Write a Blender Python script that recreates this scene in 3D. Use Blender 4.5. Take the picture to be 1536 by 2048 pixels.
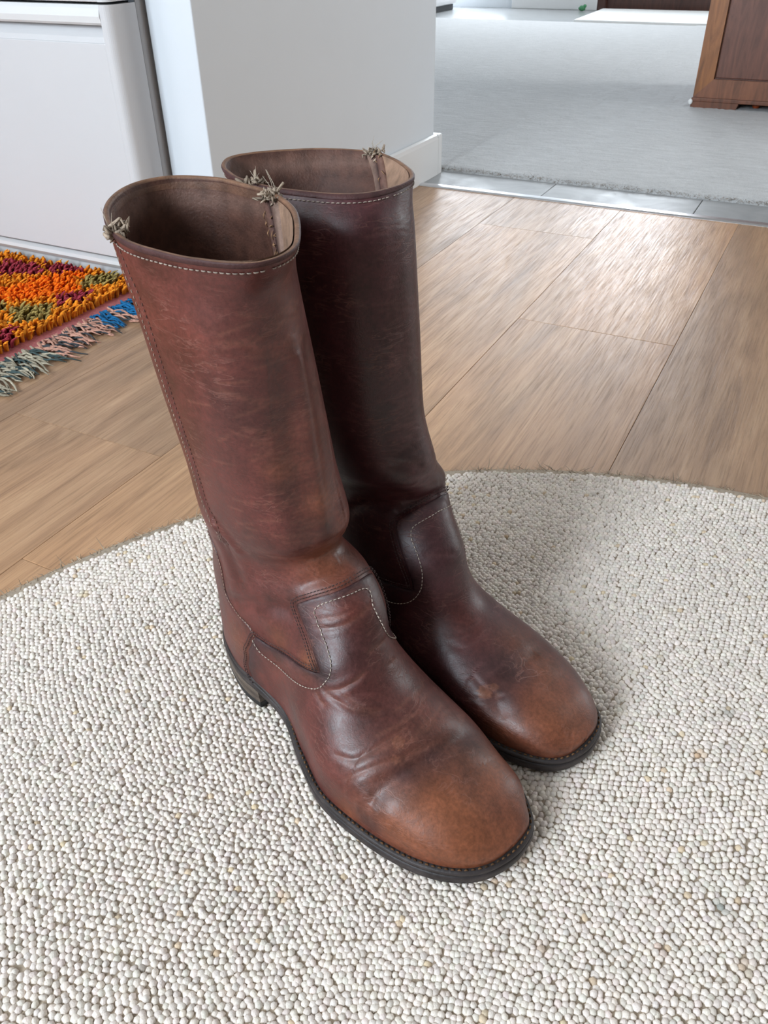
import bpy, bmesh, math, random
import numpy as np
from mathutils import Matrix, Vector

scene = bpy.context.scene
for o in list(bpy.data.objects):
    bpy.data.objects.remove(o, do_unlink=True)
COL = scene.collection
random.seed(7)
RNG = np.random.default_rng(11)
PI = math.pi

# ---------------------------------------------------------------- camera
# World frame: x across the room, y along the floor planks, z up; rug surface is z = 0.
AZ = math.radians(27.8)
PITCH = math.radians(36.09)
ROLL = math.radians(0.95)
CAM_H = 0.50
fwd = Vector((-math.sin(AZ) * math.cos(PITCH), math.cos(AZ) * math.cos(PITCH), -math.sin(PITCH)))
right0 = Vector((math.cos(AZ), math.sin(AZ), 0))
up0 = right0.cross(fwd)
right = math.cos(ROLL) * right0 - math.sin(ROLL) * up0
up = math.sin(ROLL) * right0 + math.cos(ROLL) * up0
cam_d = bpy.data.cameras.new('camera')
cam_d.sensor_fit = 'VERTICAL'
cam_d.sensor_height = 24.0
cam_d.sensor_width = 18.0
cam_d.lens = 1620.0 / 2048.0 * 24.0
cam_d.clip_start = 0.02
cam_d.dof.use_dof = True
cam_d.dof.focus_distance = 0.58
cam_d.dof.aperture_fstop = 30.0
cam = bpy.data.objects.new('camera', cam_d)
COL.objects.link(cam)
m = Matrix.Identity(4)
for i in range(3):
    m[i][0] = right[i]; m[i][1] = up[i]; m[i][2] = -fwd[i]
m[2][3] = CAM_H
cam.matrix_world = m
scene.camera = cam

# ---------------------------------------------------------------- world, daylight, exposure
world = bpy.data.worlds.new('world')
scene.world = world
world.use_nodes = True
bg = world.node_tree.nodes['Background']
bg.inputs[0].default_value = (0.75, 0.87, 1.0, 1)
bg.inputs[1].default_value = 1.0

def window_light(name, loc, size, energy, rot, color=(0.93, 0.97, 1.0)):
    d = bpy.data.lights.new(name, 'AREA')
    d.shape = 'RECTANGLE'
    d.size, d.size_y = size
    d.energy = energy
    d.color = color
    o = bpy.data.objects.new(name, d)
    COL.objects.link(o)
    o.location = loc
    o.rotation_euler = rot
    return o

Y_BACK, Y_FAR, X_LEFT, X_RIGHT, Z_CEIL, Z_FLOOR = -2.3, 6.42, -3.2, 2.3, 2.45, -0.009
# daylight entering through the kitchen's left and rear windows, the far glass door, the far door's pane and the next room's side window
X_KIT = -1.78
window_light('daylight_left', (X_KIT - 0.02, -0.85, 1.75), (1.15, 1.4), 14, (0, -PI / 2, 0), (0.90, 0.95, 1.0))
window_light('daylight_back', (-1.05, Y_BACK - 0.02, 1.60), (0.9, 1.4), 90, (PI / 2, 0, 0), (0.80, 0.90, 1.0))
window_light('daylight_far_left', (-2.62, Y_FAR + 0.05, 1.05), (0.66, 1.9), 30, (-PI / 2, 0, 0), (0.86, 0.93, 1.0))
window_light('daylight_far_door', (-1.22, Y_FAR + 0.05, 1.50), (0.60, 1.05), 32, (-PI / 2, 0, 0), (0.86, 0.93, 1.0))
window_light('daylight_right', (X_RIGHT + 0.02, 3.6, 1.30), (1.9, 1.7), 42, (0, PI / 2, 0), (0.99, 0.98, 0.97))
vs = scene.view_settings
vs.view_transform = 'Standard'
vs.look = 'None'
vs.gamma = 1.0
vs.use_curve_mapping = False
vs.exposure = 0.80

# ---------------------------------------------------------------- helpers
def tag(o, label=None, cat=None, group=None, kind=None):
    if label: o['label'] = label
    if cat: o['category'] = cat
    if group: o['group'] = group
    if kind: o['kind'] = kind
    return o

def empty(name, loc=(0, 0, 0), rz=0.0):
    o = bpy.data.objects.new(name, None)
    o.empty_display_size = 0.05
    COL.objects.link(o)
    o.location = loc
    o.rotation_euler = (0, 0, rz)
    return o

def link(name, me, mat=None, parent=None):
    if mat is not None and not me.materials:
        me.materials.append(mat)
    o = bpy.data.objects.new(name, me)
    COL.objects.link(o)
    if parent is not None:
        o.parent = parent
    return o

def np_mesh(name, V, F, smooth=True, col=None):
    """mesh from arrays; F is a list of (n,k) index arrays"""
    if isinstance(F, np.ndarray):
        F = [F]
    F = [f for f in F if len(f)]
    me = bpy.data.meshes.new(name)
    V = np.ascontiguousarray(V, dtype=np.float32)
    me.vertices.add(len(V))
    me.vertices.foreach_set('co', V.ravel())
    loops = np.concatenate([f.ravel() for f in F]).astype(np.int32)
    sizes = np.concatenate([np.full(len(f), f.shape[1], np.int32) for f in F])
    starts = np.concatenate([[0], np.cumsum(sizes)[:-1]]).astype(np.int32)
    me.loops.add(len(loops))
    me.loops.foreach_set('vertex_index', loops)
    me.polygons.add(len(sizes))
    me.polygons.foreach_set('loop_start', starts)
    me.polygons.foreach_set('loop_total', sizes)
    me.polygons.foreach_set('use_smooth', np.full(len(sizes), smooth))
    if col is not None:
        a = me.attributes.new('Col', 'FLOAT_COLOR', 'POINT')
        c = np.ones((len(V), 4), np.float32)
        c[:, :3] = col
        a.data.foreach_set('color', c.ravel())
    me.update(calc_edges=True)
    me.validate()
    return me

class MB:
    """collects bevelled boxes, prisms and tubes into one mesh"""
    def __init__(self):
        self.V, self.F, self.C, self.n = [], {}, [], 0
    def add(self, V, F, col=None):
        V = np.asarray(V, float)
        for f in F:
            f = np.asarray(f)
            self.F.setdefault(f.shape[1], []).append(f + self.n)
        self.V.append(V)
        self.C.append(np.broadcast_to(np.asarray(col if col is not None else (1, 1, 1), float), (len(V), 3)))
        self.n += len(V)
        return self
    def box(self, a, b, bevel=0.0, col=None):
        a, b = np.array(a, float), np.array(b, float)
        lo, hi = np.minimum(a, b), np.maximum(a, b)
        if bevel <= 0:
            V = [(x, y, z) for x in (lo[0], hi[0]) for y in (lo[1], hi[1]) for z in (lo[2], hi[2])]
            F = np.array([[0, 1, 3, 2], [4, 6, 7, 5], [0, 4, 5, 1], [2, 3, 7, 6], [0, 2, 6, 4], [1, 5, 7, 3]])
            return self.add(V, [F], col)
        bm = bmesh.new()
        bmesh.ops.create_cube(bm, size=1.0)
        for v in bm.verts:
            v.co = Vector([(lo[i] + hi[i]) / 2 + v.co[i] * (hi[i] - lo[i]) for i in range(3)])
        bmesh.ops.bevel(bm, geom=list(bm.edges), offset=bevel, segments=2, affect='EDGES', profile=0.5)
        bm.verts.ensure_lookup_table()
        V = [v.co[:] for v in bm.verts]
        q = np.array([[v.index for v in f.verts] for f in bm.faces if len(f.verts) == 4])
        t = np.array([[v.index for v in f.verts] for f in bm.faces if len(f.verts) == 3])
        Fs = [q] + ([t] if len(t) else [])
        bm.free()
        return self.add(V, Fs, col)
    def prism(self, poly, axis, a, b, col=None):
        """closed polygon extruded along an axis"""
        n = len(poly)
        def P(p, w):
            return (w, p[0], p[1]) if axis == 0 else ((p[0], w, p[1]) if axis == 1 else (p[0], p[1], w))
        V = [P(p, a) for p in poly] + [P(p, b) for p in poly]
        S = np.array([[i, (i + 1) % n, n + (i + 1) % n, n + i] for i in range(n)])
        cap = [np.arange(n)[None, :], (n + np.arange(n))[None, ::-1]]
        return self.add(V, [S] + cap, col)
    def tube(self, pts, rad, sides=6, col=None, closed=False):
        V, F = tube_arrays(pts, rad, sides, closed)
        return self.add(V, F, col)
    def mesh(self, name, smooth=False):
        F = [np.concatenate(v) for v in self.F.values()]
        me = np_mesh(name, np.concatenate(self.V), F, smooth, np.concatenate(self.C))
        bm = bmesh.new(); bm.from_mesh(me)
        bmesh.ops.recalc_face_normals(bm, faces=list(bm.faces))
        bm.to_mesh(me); bm.free()
        return me
    def build(self, name, mat, parent=None, smooth=False):
        return link(name, self.mesh(name, smooth), mat, parent)

def tube_arrays(pts, rad, sides=6, closed=False):
    pts = np.asarray(pts, float)
    n = len(pts)
    rad = np.broadcast_to(np.asarray(rad, float), (n,))
    T = np.gradient(pts, axis=0)
    if closed:
        T = np.roll(pts, -1, 0) - np.roll(pts, 1, 0)
    T /= np.linalg.norm(T, axis=1)[:, None] + 1e-12
    ref = np.array([0, 0, 1.0]) if abs(T[:, 2]).mean() < 0.8 else np.array([1.0, 0, 0])
    A = np.cross(T, ref); A /= np.linalg.norm(A, axis=1)[:, None] + 1e-12
    B = np.cross(T, A)
    ph = np.linspace(0, 2 * PI, sides, endpoint=False)
    V = pts[:, None] + rad[:, None, None] * (np.cos(ph)[None, :, None] * A[:, None] + np.sin(ph)[None, :, None] * B[:, None])
    V = V.reshape(-1, 3)
    k, j = np.meshgrid(np.arange(n if closed else n - 1), np.arange(sides), indexing='ij')
    k, j = k.ravel(), j.ravel()
    k2 = (k + 1) % n
    j2 = (j + 1) % sides
    F = [np.stack([k * sides + j, k * sides + j2, k2 * sides + j2, k2 * sides + j], 1)]
    if not closed:
        F += [np.arange(sides)[None, ::-1], ((n - 1) * sides + np.arange(sides))[None, :]]
    return V, F

def pchip(xs, ys, x):
    xs = np.asarray(xs, float); ys = np.asarray(ys, float)
    x = np.clip(np.asarray(x, float), xs[0], xs[-1])
    h = np.diff(xs); d = np.diff(ys) / h
    mm = np.zeros(len(xs))
    for i in range(1, len(xs) - 1):
        if d[i - 1] * d[i] > 0:
            w1 = 2 * h[i] + h[i - 1]; w2 = h[i] + 2 * h[i - 1]
            mm[i] = (w1 + w2) / (w1 / d[i - 1] + w2 / d[i])
    mm[0] = d[0]; mm[-1] = d[-1]
    i = np.clip(np.searchsorted(xs, x) - 1, 0, len(xs) - 2)
    t = (x - xs[i]) / h[i]
    return ys[i] * (1 + 2 * t) * (1 - t) ** 2 + h[i] * mm[i] * t * (1 - t) ** 2 + ys[i + 1] * t * t * (3 - 2 * t) + h[i] * mm[i + 1] * t * t * (t - 1)

# ---------------------------------------------------------------- materials
class NT:
    def __init__(self, name, rough=0.5, spec=0.5):
        self.mat = bpy.data.materials.new(name)
        self.mat.use_nodes = True
        self.t = self.mat.node_tree
        self.b = self.t.nodes['Principled BSDF']
        self.b.inputs['Roughness'].default_value = rough
        self.b.inputs['Specular IOR Level'].default_value = spec
    def n(self, typ, **kw):
        nd = self.t.nodes.new(typ)
        for k, v in kw.items():
            if k in nd.inputs:
                if hasattr(v, 'is_output'):
                    self.t.links.new(v, nd.inputs[k])
                else:
                    nd.inputs[k].default_value = v
            else:
                setattr(nd, k, v)
        return nd
    def l(self, a, b):
        self.t.links.new(a, b)
    def coord(self, scale=(1, 1, 1), kind='Object', offset=None):
        tc = self.n('ShaderNodeTexCoord')
        mp = self.n('ShaderNodeMapping', Vector=tc.outputs[kind], Scale=scale)
        if offset is not None:
            self.l(offset, mp.inputs['Location'])
        return mp.outputs[0]
    def noise(self, vec, scale, detail=4, rough=0.55, dist=0.0):
        return self.n('ShaderNodeTexNoise', Vector=vec, Scale=scale, Detail=detail, Roughness=rough, Distortion=dist).outputs[0]
    def ramp(self, fac, stops):
        r = self.n('ShaderNodeValToRGB', Fac=fac)
        e = r.color_ramp.elements
        while len(e) < len(stops):
            e.new(0.5)
        for el, (p, c) in zip(e, stops):
            el.position = p
            el.color = (*c, 1) if isinstance(c, tuple) else (c, c, c, 1)
        return r.outputs[0]
    def mix(self, fac, a, b, mode='MIX'):
        nd = self.n('ShaderNodeMix', data_type='RGBA', blend_type=mode)
        for s, v in ((0, fac), (6, a), (7, b)):
            if hasattr(v, 'is_output'):
                self.l(v, nd.inputs[s])
            elif isinstance(v, (int, float)):
                nd.inputs[s].default_value = v if s == 0 else (v, v, v, 1)
            else:
                nd.inputs[s].default_value = (*v, 1)
        return nd.outputs[2]
    def math(self, op, a, b=0.0, clamp=False):
        nd = self.n('ShaderNodeMath', operation=op, use_clamp=clamp)
        for i, v in ((0, a), (1, b)):
            if hasattr(v, 'is_output'):
                self.l(v, nd.inputs[i])
            else:
                nd.inputs[i].default_value = v
        return nd.outputs[0]
    def bump(self, height, strength=0.3, dist=0.001, prev=None):
        nd = self.n('ShaderNodeBump', Height=height, Strength=strength, Distance=dist)
        if prev is not None:
            self.l(prev, nd.inputs['Normal'])
        return nd.outputs[0]
    def done(self, color=None, rough=None, normal=None, **kw):
        for key, v in (('Base Color', color), ('Roughness', rough), ('Normal', normal)):
            if v is None:
                continue
            if hasattr(v, 'is_output'):
                self.l(v, self.b.inputs[key])
            elif isinstance(v, tuple):
                self.b.inputs[key].default_value = (*v, 1)
            else:
                self.b.inputs[key].default_value = v
        for k, v in kw.items():
            self.b.inputs[k.replace('_', ' ')].default_value = v
        return self.mat

def attr(t, name='Col'):
    return t.n('ShaderNodeAttribute', attribute_name=name).outputs['Color']

def m_plain(name, color, rough=0.5, var=0.06, scale=12, bump=0.0, spec=0.5, **kw):
    t = NT(name, rough, spec)
    v = t.coord()
    nz = t.noise(v, scale, 4)
    c = t.mix(1.0, color, t.ramp(nz, [(0.3, 1 - var), (0.7, 1 + var * 0.3)]), 'MULTIPLY')
    nrm = t.bump(t.noise(v, scale * 25, 3), bump, 0.001) if bump else None
    return t.done(c, None, nrm, **kw)

def m_leather(name, tint=(1, 1, 1)):
    t = NT(name, 0.42, 0.5)
    v = t.coord()
    col = attr(t)
    big = t.noise(v, 38, 6, 0.62, 0.4)
    c = t.mix(1.0, col, t.ramp(big, [(0.26, 0.52), (0.5, 0.98), (0.74, 1.42)]), 'MULTIPLY')
    fine = t.noise(v, 420, 3, 0.6)
    c = t.mix(0.5, c, t.mix(1.0, c, t.ramp(fine, [(0.35, 0.62), (0.65, 1.35)]), 'MULTIPLY'))
    # pale hairline cracks, mostly horizontal, in scattered patches
    vw = t.n('ShaderNodeMapping', Vector=v, Scale=(1, 1, 4.5)).outputs[0]
    crack = t.ramp(t.noise(vw, 42, 5, 0.5, 0.9), [(0.475, 0.0), (0.50, 1.0), (0.525, 0.0)])
    patch = t.ramp(t.noise(v, 26, 3), [(0.46, 0.0), (0.64, 1.0)])
    cm = t.math('MULTIPLY', crack, patch)
    c = t.mix(t.math('MULTIPLY', cm, 0.32), c, (0.30, 0.135, 0.10))
    scr = t.ramp(t.noise(t.n('ShaderNodeMapping', Vector=v, Scale=(1, 1, 1), Rotation=(0.4, 0.7, 0.2)).outputs[0], 140, 8, 0.8, 1.5), [(0.70, 0.0), (0.76, 1.0)])
    c = t.mix(t.math('MULTIPLY', scr, 0.25), c, (0.33, 0.15, 0.09))
    if tint != (1, 1, 1):
        c = t.mix(1.0, c, tint, 'MULTIPLY')
    r = t.mix(0.35, t.ramp(big, [(0.3, 0.33), (0.7, 0.52)]), t.ramp(fine, [(0.3, 0.36), (0.7, 0.62)]))
    b1 = t.bump(t.noise(v, 900, 3), 0.16, 0.0007)
    b2 = t.bump(t.math('SUBTRACT', 1.0, cm), 0.25, 0.0006, b1)
    b3 = t.bump(t.noise(v, 160, 5, 0.6, 0.6), 0.12, 0.0014, b2)
    return t.done(c, r, b3, Coat_Weight=0.04, Coat_Roughness=0.30)

def m_attr(name, rough=0.8, bscale=600, bump=0.3, var=0.2, vscale=80, **kw):
    t = NT(name, rough, 0.3)
    v = t.coord()
    c = t.mix(1.0, attr(t), t.ramp(t.noise(v, vscale, 4), [(0.3, 1 - var), (0.7, 1 + var)]), 'MULTIPLY')
    return t.done(c, None, t.bump(t.noise(v, bscale, 3), bump, 0.001), **kw)

def m_plank():
    t = NT('oak_plank', 0.4, 0.5)
    oi = t.n('ShaderNodeObjectInfo')
    off = t.n('ShaderNodeCombineXYZ', X=t.math('MULTIPLY', oi.outputs['Random'], 7.0), Y=t.math('MULTIPLY', oi.outputs['Random'], 23.0))
    v = t.coord((1, 1, 1), 'Object', off.outputs[0])
    vs_ = t.n('ShaderNodeMapping', Vector=v, Scale=(11, 0.9, 1)).outputs[0]
    g1 = t.noise(vs_, 3.0, 9, 0.68, 1.1)
    g2 = t.noise(t.n('ShaderNodeMapping', Vector=v, Scale=(95, 2.6, 1)).outputs[0], 4.0, 7, 0.7, 0.25)
    g3 = t.noise(t.n('ShaderNodeMapping', Vector=v, Scale=(3.0, 0.9, 1)).outputs[0], 2.4, 4, 0.55, 0.8)
    c = t.ramp(g1, [(0.27, (0.31, 0.180, 0.100)), (0.48, (0.465, 0.282, 0.158)), (0.72, (0.59, 0.380, 0.222))])
    c = t.mix(1.0, c, t.ramp(g2, [(0.34, 0.70), (0.50, 0.98), (0.8, 1.08)]), 'MULTIPLY')
    c = t.mix(1.0, c, t.ramp(g3, [(0.30, (0.80, 0.795, 0.79)), (0.6, (1.03, 1.0, 0.98))]), 'MULTIPLY')
    kn = t.n('ShaderNodeTexVoronoi', Vector=t.n('ShaderNodeMapping', Vector=v, Scale=(1.0, 0.45, 1)).outputs[0], Scale=5.0)
    c = t.mix(t.ramp(kn.outputs['Distance'], [(0.02, 0.55), (0.10, 0.0)]), c, (0.16, 0.10, 0.075))
    tone = t.ramp(oi.outputs['Random'], [(0.0, (0.86, 0.86, 0.88)), (0.5, (1.0, 0.97, 0.94)), (1.0, (1.12, 1.06, 0.98))])
    c = t.mix(1.0, c, tone, 'MULTIPLY')
    r = t.ramp(g2, [(0.35, 0.54), (0.6, 0.33)])
    n1 = t.bump(g2, 0.34, 0.0012)
    return t.done(c, r, t.bump(g1, 0.12, 0.002, n1))

def m_carpet():
    t = NT('pale_carpet', 0.95, 0.1)
    v = t.coord()
    st = t.noise(t.n('ShaderNodeMapping', Vector=v, Scale=(2.0, 9.0, 1)).outputs[0], 7, 6, 0.65, 0.6)
    f = t.noise(v, 420, 3)
    c = t.ramp(st, [(0.25, (0.46, 0.465, 0.465)), (0.7, (0.61, 0.615, 0.615))])
    c = t.mix(1.0, c, t.ramp(f, [(0.3, 0.85), (0.7, 1.08)]), 'MULTIPLY')
    n1 = t.bump(f, 0.6, 0.003)
    return t.done(c, None, t.bump(st, 0.5, 0.01, n1), Sheen_Weight=0.2)

def m_dark_wood():
    t = NT('mahogany', 0.36, 0.5)
    v = t.coord((1, 1, 1))
    g = t.noise(t.n('ShaderNodeMapping', Vector=v, Scale=(9, 9, 1.2)).outputs[0], 6, 7, 0.65, 1.0)
    c = t.mix(1.0, attr(t), t.ramp(g, [(0.28, 0.55), (0.5, 1.0), (0.75, 1.45)]), 'MULTIPLY')
    return t.done(c, t.ramp(g, [(0.3, 0.45), (0.7, 0.3)]), t.bump(g, 0.1, 0.002))

def m_tile():
    t = NT('threshold_tile', 0.22, 0.5)
    v = t.coord()
    n1 = t.noise(v, 9, 6, 0.6, 1.0)
    c = t.ramp(n1, [(0.3, (0.27, 0.28, 0.285)), (0.7, (0.36, 0.37, 0.375))])
    return t.done(c, t.ramp(n1, [(0.3, 0.55), (0.7, 0.42)]))

M = {}
M['leather'] = m_leather('boot_leather')
M['lining'] = m_attr('boot_lining', 0.62, 500, 0.5, 0.28, 120)
M['sole'] = m_attr('boot_sole', 0.5, 350, 0.35, 0.3, 90)
M['thread'] = m_attr('thread', 0.8, 2000, 0.3, 0.15, 200)
M['wall'] = m_plain('painted_wall', (0.68, 0.725, 0.765), 0.55, 0.02, 5, 0.08)
M['wall_mid'] = m_plain('mid_tone_wall', (0.26, 0.245, 0.225), 0.6, 0.03, 5, 0.05)
M['ceiling'] = m_plain('ceiling_paint', (0.45, 0.44, 0.42), 0.7, 0.02, 5, 0.05)
M['trim'] = m_plain('gloss_trim', (0.74, 0.75, 0.75), 0.28, 0.02, 6)
M['enamel'] = m_plain('white_enamel', (0.62, 0.62, 0.63), 0.30, 0.02, 3)
M['gasket'] = m_plain('grey_gasket', (0.16, 0.18, 0.20), 0.6, 0.1, 40)
M['shade_gap'] = m_plain('dark_gap', (0.03, 0.03, 0.03), 0.7, 0.1, 30)
M['plank'] = m_plank()
M['subfloor'] = m_plain('subfloor', (0.30, 0.20, 0.13), 0.6, 0.2, 10)
M['carpet'] = m_carpet()
M['tile'] = m_tile()
M['grey_floor'] = m_plain('grey_vinyl', (0.36, 0.37, 0.37), 0.22, 0.08, 6)
M['metal'] = m_plain('brushed_aluminium', (0.70, 0.71, 0.73), 0.28, 0.05, 60, Metallic=1.0)
M['wood'] = m_dark_wood()
M['rug_loop'] = m_attr('wool_loop', 0.92, 1200, 0.5, 0.05, 300)
M['rug_base'] = m_plain('jute_backing', (0.46, 0.375, 0.285), 0.95, 0.25, 300, 0.5)
M['shag'] = m_attr('shag_wool', 0.9, 900, 0.5, 0.25, 300)
M['white_mat'] = m_plain('white_mat', (0.82, 0.82, 0.80), 0.9, 0.05, 40, 0.3)
M['rubber'] = m_plain('black_rubber', (0.02, 0.02, 0.022), 0.5, 0.2, 60, 0.1)
M['green'] = m_plain('green_plastic', (0.05, 0.25, 0.10), 0.4, 0.1, 60)
M['orange'] = m_plain('orange_plastic', (0.55, 0.10, 0.02), 0.4, 0.1, 60)
M['white_pl'] = m_plain('white_plastic', (0.85, 0.85, 0.83), 0.3, 0.03, 60)

# ---------------------------------------------------------------- measured boot data (metres; creases, swells and wear in mm)
ST_A = [[0.1452,0.3694,-0.0317,0.3694,0.0497,-0.0325,0.0027,0.0,0.72],[0.1319,0.3405,-0.0205,0.3224,0.0483,-0.0294,0.004,0.0,0.72],[0.1318,0.2825,-0.0089,0.2612,0.0468,-0.0196,0.0026,0.0,0.75],[0.1315,0.2191,0.0012,0.2037,0.0444,-0.0075,0.0019,0.0,0.78],[0.137,0.1783,0.0076,0.1594,0.042,0.001,-0.0015,0.0,0.8],[0.1286,0.1557,0.0113,0.1186,0.0365,0.0033,-0.0013,0.0,0.85],[0.1485,0.139,0.0042,0.0872,0.0395,0.0156,-0.0008,0.35,0.9],[0.1701,0.1173,0.0,0.055,0.0427,0.0222,0.0029,0.7,0.9],[0.1809,0.1004,0.001,0.032,0.0437,0.0195,0.0025,1.0,0.9],[0.189,0.0871,0.0298,0.028,0.0441,0.0141,0.0022,1.0,0.9],[0.2017,0.0752,0.0746,0.024,0.0423,0.0087,0.0013,1.0,0.85],[0.2225,0.0658,0.1292,0.018,0.0403,0.0033,0.0005,1.0,0.8],[0.2436,0.0546,0.1889,0.013,0.0402,0.001,-0.0,1.0,0.75],[0.2667,0.0446,0.2386,0.012,0.0401,-0.0002,-0.0002,1.0,0.7],[0.2861,0.0356,0.2724,0.014,0.0401,-0.0008,-0.0002,1.0,0.65],[0.2978,0.025,0.2933,0.016,0.04,-0.001,-0.0002,1.0,0.65],[0.3047,0.0175,0.3042,0.018,0.0399,-0.001,-0.0001,1.0,0.65]]
OL_A = [[0.0,0.0,0.0],[0.004,0.0127,0.016],[0.0149,0.0224,0.0287],[0.0358,0.034,0.035],[0.0716,0.0412,0.0355],[0.1133,0.0363,0.0373],[0.1541,0.0464,0.0451],[0.1939,0.056,0.0465],[0.2257,0.053,0.0482],[0.2565,0.0459,0.0443],[0.2774,0.0372,0.0415],[0.2923,0.0262,0.0327],[0.3012,0.0125,0.0246],[0.3047,-0.004,0.008]]
RIM_A = [0.005, -0.0006, -0.0055, -0.008, -0.0076, -0.0064, -0.0041, -0.0007, 0.002, 0.0025, 0.002, 0.0009, 0.0005, -0.0006, -0.0018, -0.0023, -0.0023, -0.0014, -0.0011, -0.0018, -0.0033, -0.0037, -0.003, -0.0003, -0.0003, 0.0005, 0.0032, 0.0039, 0.0033, 0.002, -0.0004, -0.0026, -0.0039, -0.0033, -0.0006, 0.0022]
CR_A = [[[[232.2,-50.6,37.7],[232.9,-41.4,48.7],[236.8,-29.2,53.9],[238.3,-19.6,56.0],[240.5,-4.8,56.2],[242.2,28.6,50.3]],1.6,7],[[[196.0,-50.0,55.3],[210.2,-44.2,56.7],[214.9,-33.9,62.4],[218.4,-19.7,66.2],[218.9,-7.2,67.4]],1.1,2.2],[[[209.4,-53.2,44.0],[219.9,-40.1,55.8],[226.0,-31.2,58.5],[231.4,-18.8,59.8],[233.5,-3.6,59.9]],0.9,2.2],[[[162.9,-36.8,79.6],[167.3,-38.0,76.2],[173.6,-38.4,74.3]],0.9,2],[[[167.8,-34.9,82.2],[179.1,-32.1,80.6],[189.7,-28.6,77.0],[202.8,-16.7,73.4]],1.2,2.0],[[[179.3,-28.6,85.0],[193.6,-23.5,77.3],[202.3,-14.5,74.2]],0.8,1.6],[[[168.7,-33.8,84.1],[176.6,-29.8,85.6],[182.1,-18.9,92.2],[183.1,-12.1,95.2]],1.2,2],[[[179.1,-25.6,88.9],[183.5,-16.1,92.2]],0.7,1.6],[[[146.8,-20.9,116.6],[155.7,-15.4,118.9],[161.4,-8.2,121.4],[163.5,4.1,124.5],[161.9,12.2,126.1]],1.0,2],[[[144.1,-19.4,120.6],[151.3,-13.7,123.8],[158.0,-6.1,125.5]],0.7,1.8],[[[175.3,12.1,103.3],[177.6,2.8,105.2],[178.3,-4.5,104.6]],0.8,2],[[[182.3,16.7,86.0],[184.9,6.0,90.8]],0.6,2],[[[228.6,-50.4,40.1],[227.4,-52.8,27.4]],0.8,2],[[[231.0,-46.7,44.4],[232.3,-51.6,34.4],[233.1,-51.8,24.5]],0.8,2],[[[221.0,-52.5,39.4],[220.3,-53.7,26.1]],0.6,2],[[[65.2,-36.6,94.1],[87.2,-34.5,106.7],[106.3,-29.7,114.6],[124.0,-25.1,118.6]],1.6,5],[[[125.2,-17.7,138.7],[134.8,-7.7,143.3],[139.0,1.9,144.8],[139.8,10.1,145.0]],1.2,4],[[[61.4,-42.4,171.1],[70.9,-41.9,166.7],[78.9,-40.6,162.9],[83.5,-36.4,151.0]],-1.2,4],[[[65.7,-38.9,152.2],[68.8,-35.3,134.0],[74.3,-34.8,118.5]],1.5,6],[[[118.9,-56.0,323.0],[128.8,-45.4,323.8],[131.7,-32.3,318.9],[131.6,-17.8,315.8],[130.0,-8.6,311.8]],0.8,1.8],[[[130.9,-38.2,318.5],[131.8,-26.5,313.7],[130.7,-11.0,309.8]],0.6,1.6],[[[130.2,-9.0,309.0],[130.7,-6.4,280.4],[131.1,-4.3,249.5],[131.7,-2.0,212.4],[136.7,-2.6,175.8]],-2.6,7],[[[121.0,-44.8,269.0],[129.1,-33.6,266.7],[131.6,-20.2,260.4],[131.4,-7.2,253.6]],0.6,1.8],[[[123.7,-40.8,261.3],[130.9,-25.5,256.8],[131.5,-8.6,247.0]],0.6,1.6],[[[109.4,-32.2,164.2],[121.5,-24.6,165.5],[125.7,-12.1,157.7],[128.4,-1.8,154.4]],0.6,2],[[[110.8,-60.6,328.8],[113.7,-58.0,319.1]],0.4,2],[[[114.8,-53.4,294.4],[128.1,-40.2,288.6]],0.4,2]]
BU_A = [[[121.4,-30.7,189.2],2.5,24],[[108.4,-31.7,98.7],2.2,13],[[96.0,-30.3,136.5],-1.5,20],[[155.1,-3.5,129.5],1.0,12],[[193.1,-7.0,82.4],0.8,20],[[268.6,-15.1,43.1],1.2,22]]
WE_A = [["t",[266.5,-13.1,44.2],45,0.9],["t",[295.8,3.6,27.1],30,0.6],["t",[253.5,-44.8,34.8],25,0.6],["t",[265.7,28.6,41.4],22,0.5],["t",[292.4,-20.7,27.1],25,0.7],["r",[116.2,-36.1,62.1],18,0.5],["t",[150.4,-33.2,94.4],9,0.8],["t",[115.4,-32.3,91.9],10,0.4],["t",[71.5,-41.1,60.4],18,0.4],["t",[131.1,2.2,150.7],22,0.6],["r",[130.7,-0.9,240.9],18,0.6],["t",[132.6,-1.3,204.9],12,0.5],["t",[214.5,-54.5,17.6],12,0.5],["d",[240.5,-4.8,56.2],16,0.8],["d",[237.1,-27.3,54.5],13,0.8],["d",[243.4,27.3,50.3],14,0.7],["d",[173.2,-15.4,106.6],28,0.6],["d",[209.3,-12.8,71.0],24,0.4],["d",[235.4,-43.3,45.9],8,0.6],["d",[234.4,-51.6,25.6],10,0.6],["d",[165.1,-31.2,92.5],8,0.7],["d",[154.9,19.0,131.4],8,0.5],["d",[263.5,3.9,46.0],12,0.4],["r",[76.0,-64.0,331.8],25,0.6],["d",[123.8,-44.8,282.3],25,0.25],["d",[132.1,-23.1,344.8],30,0.2],["r",[156.8,-5.1,127.1],9,0.6],["r",[106.7,-60.1,317.4],20,0.5],["t",[129.4,-26.5,237.2],10,0.35],["l",[222.9,-18.5,64.3],4,0.35],["l",[228.5,-26.0,59.4],3,0.3],["d",[287.1,7.9,34.9],10,0.35]]
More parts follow.
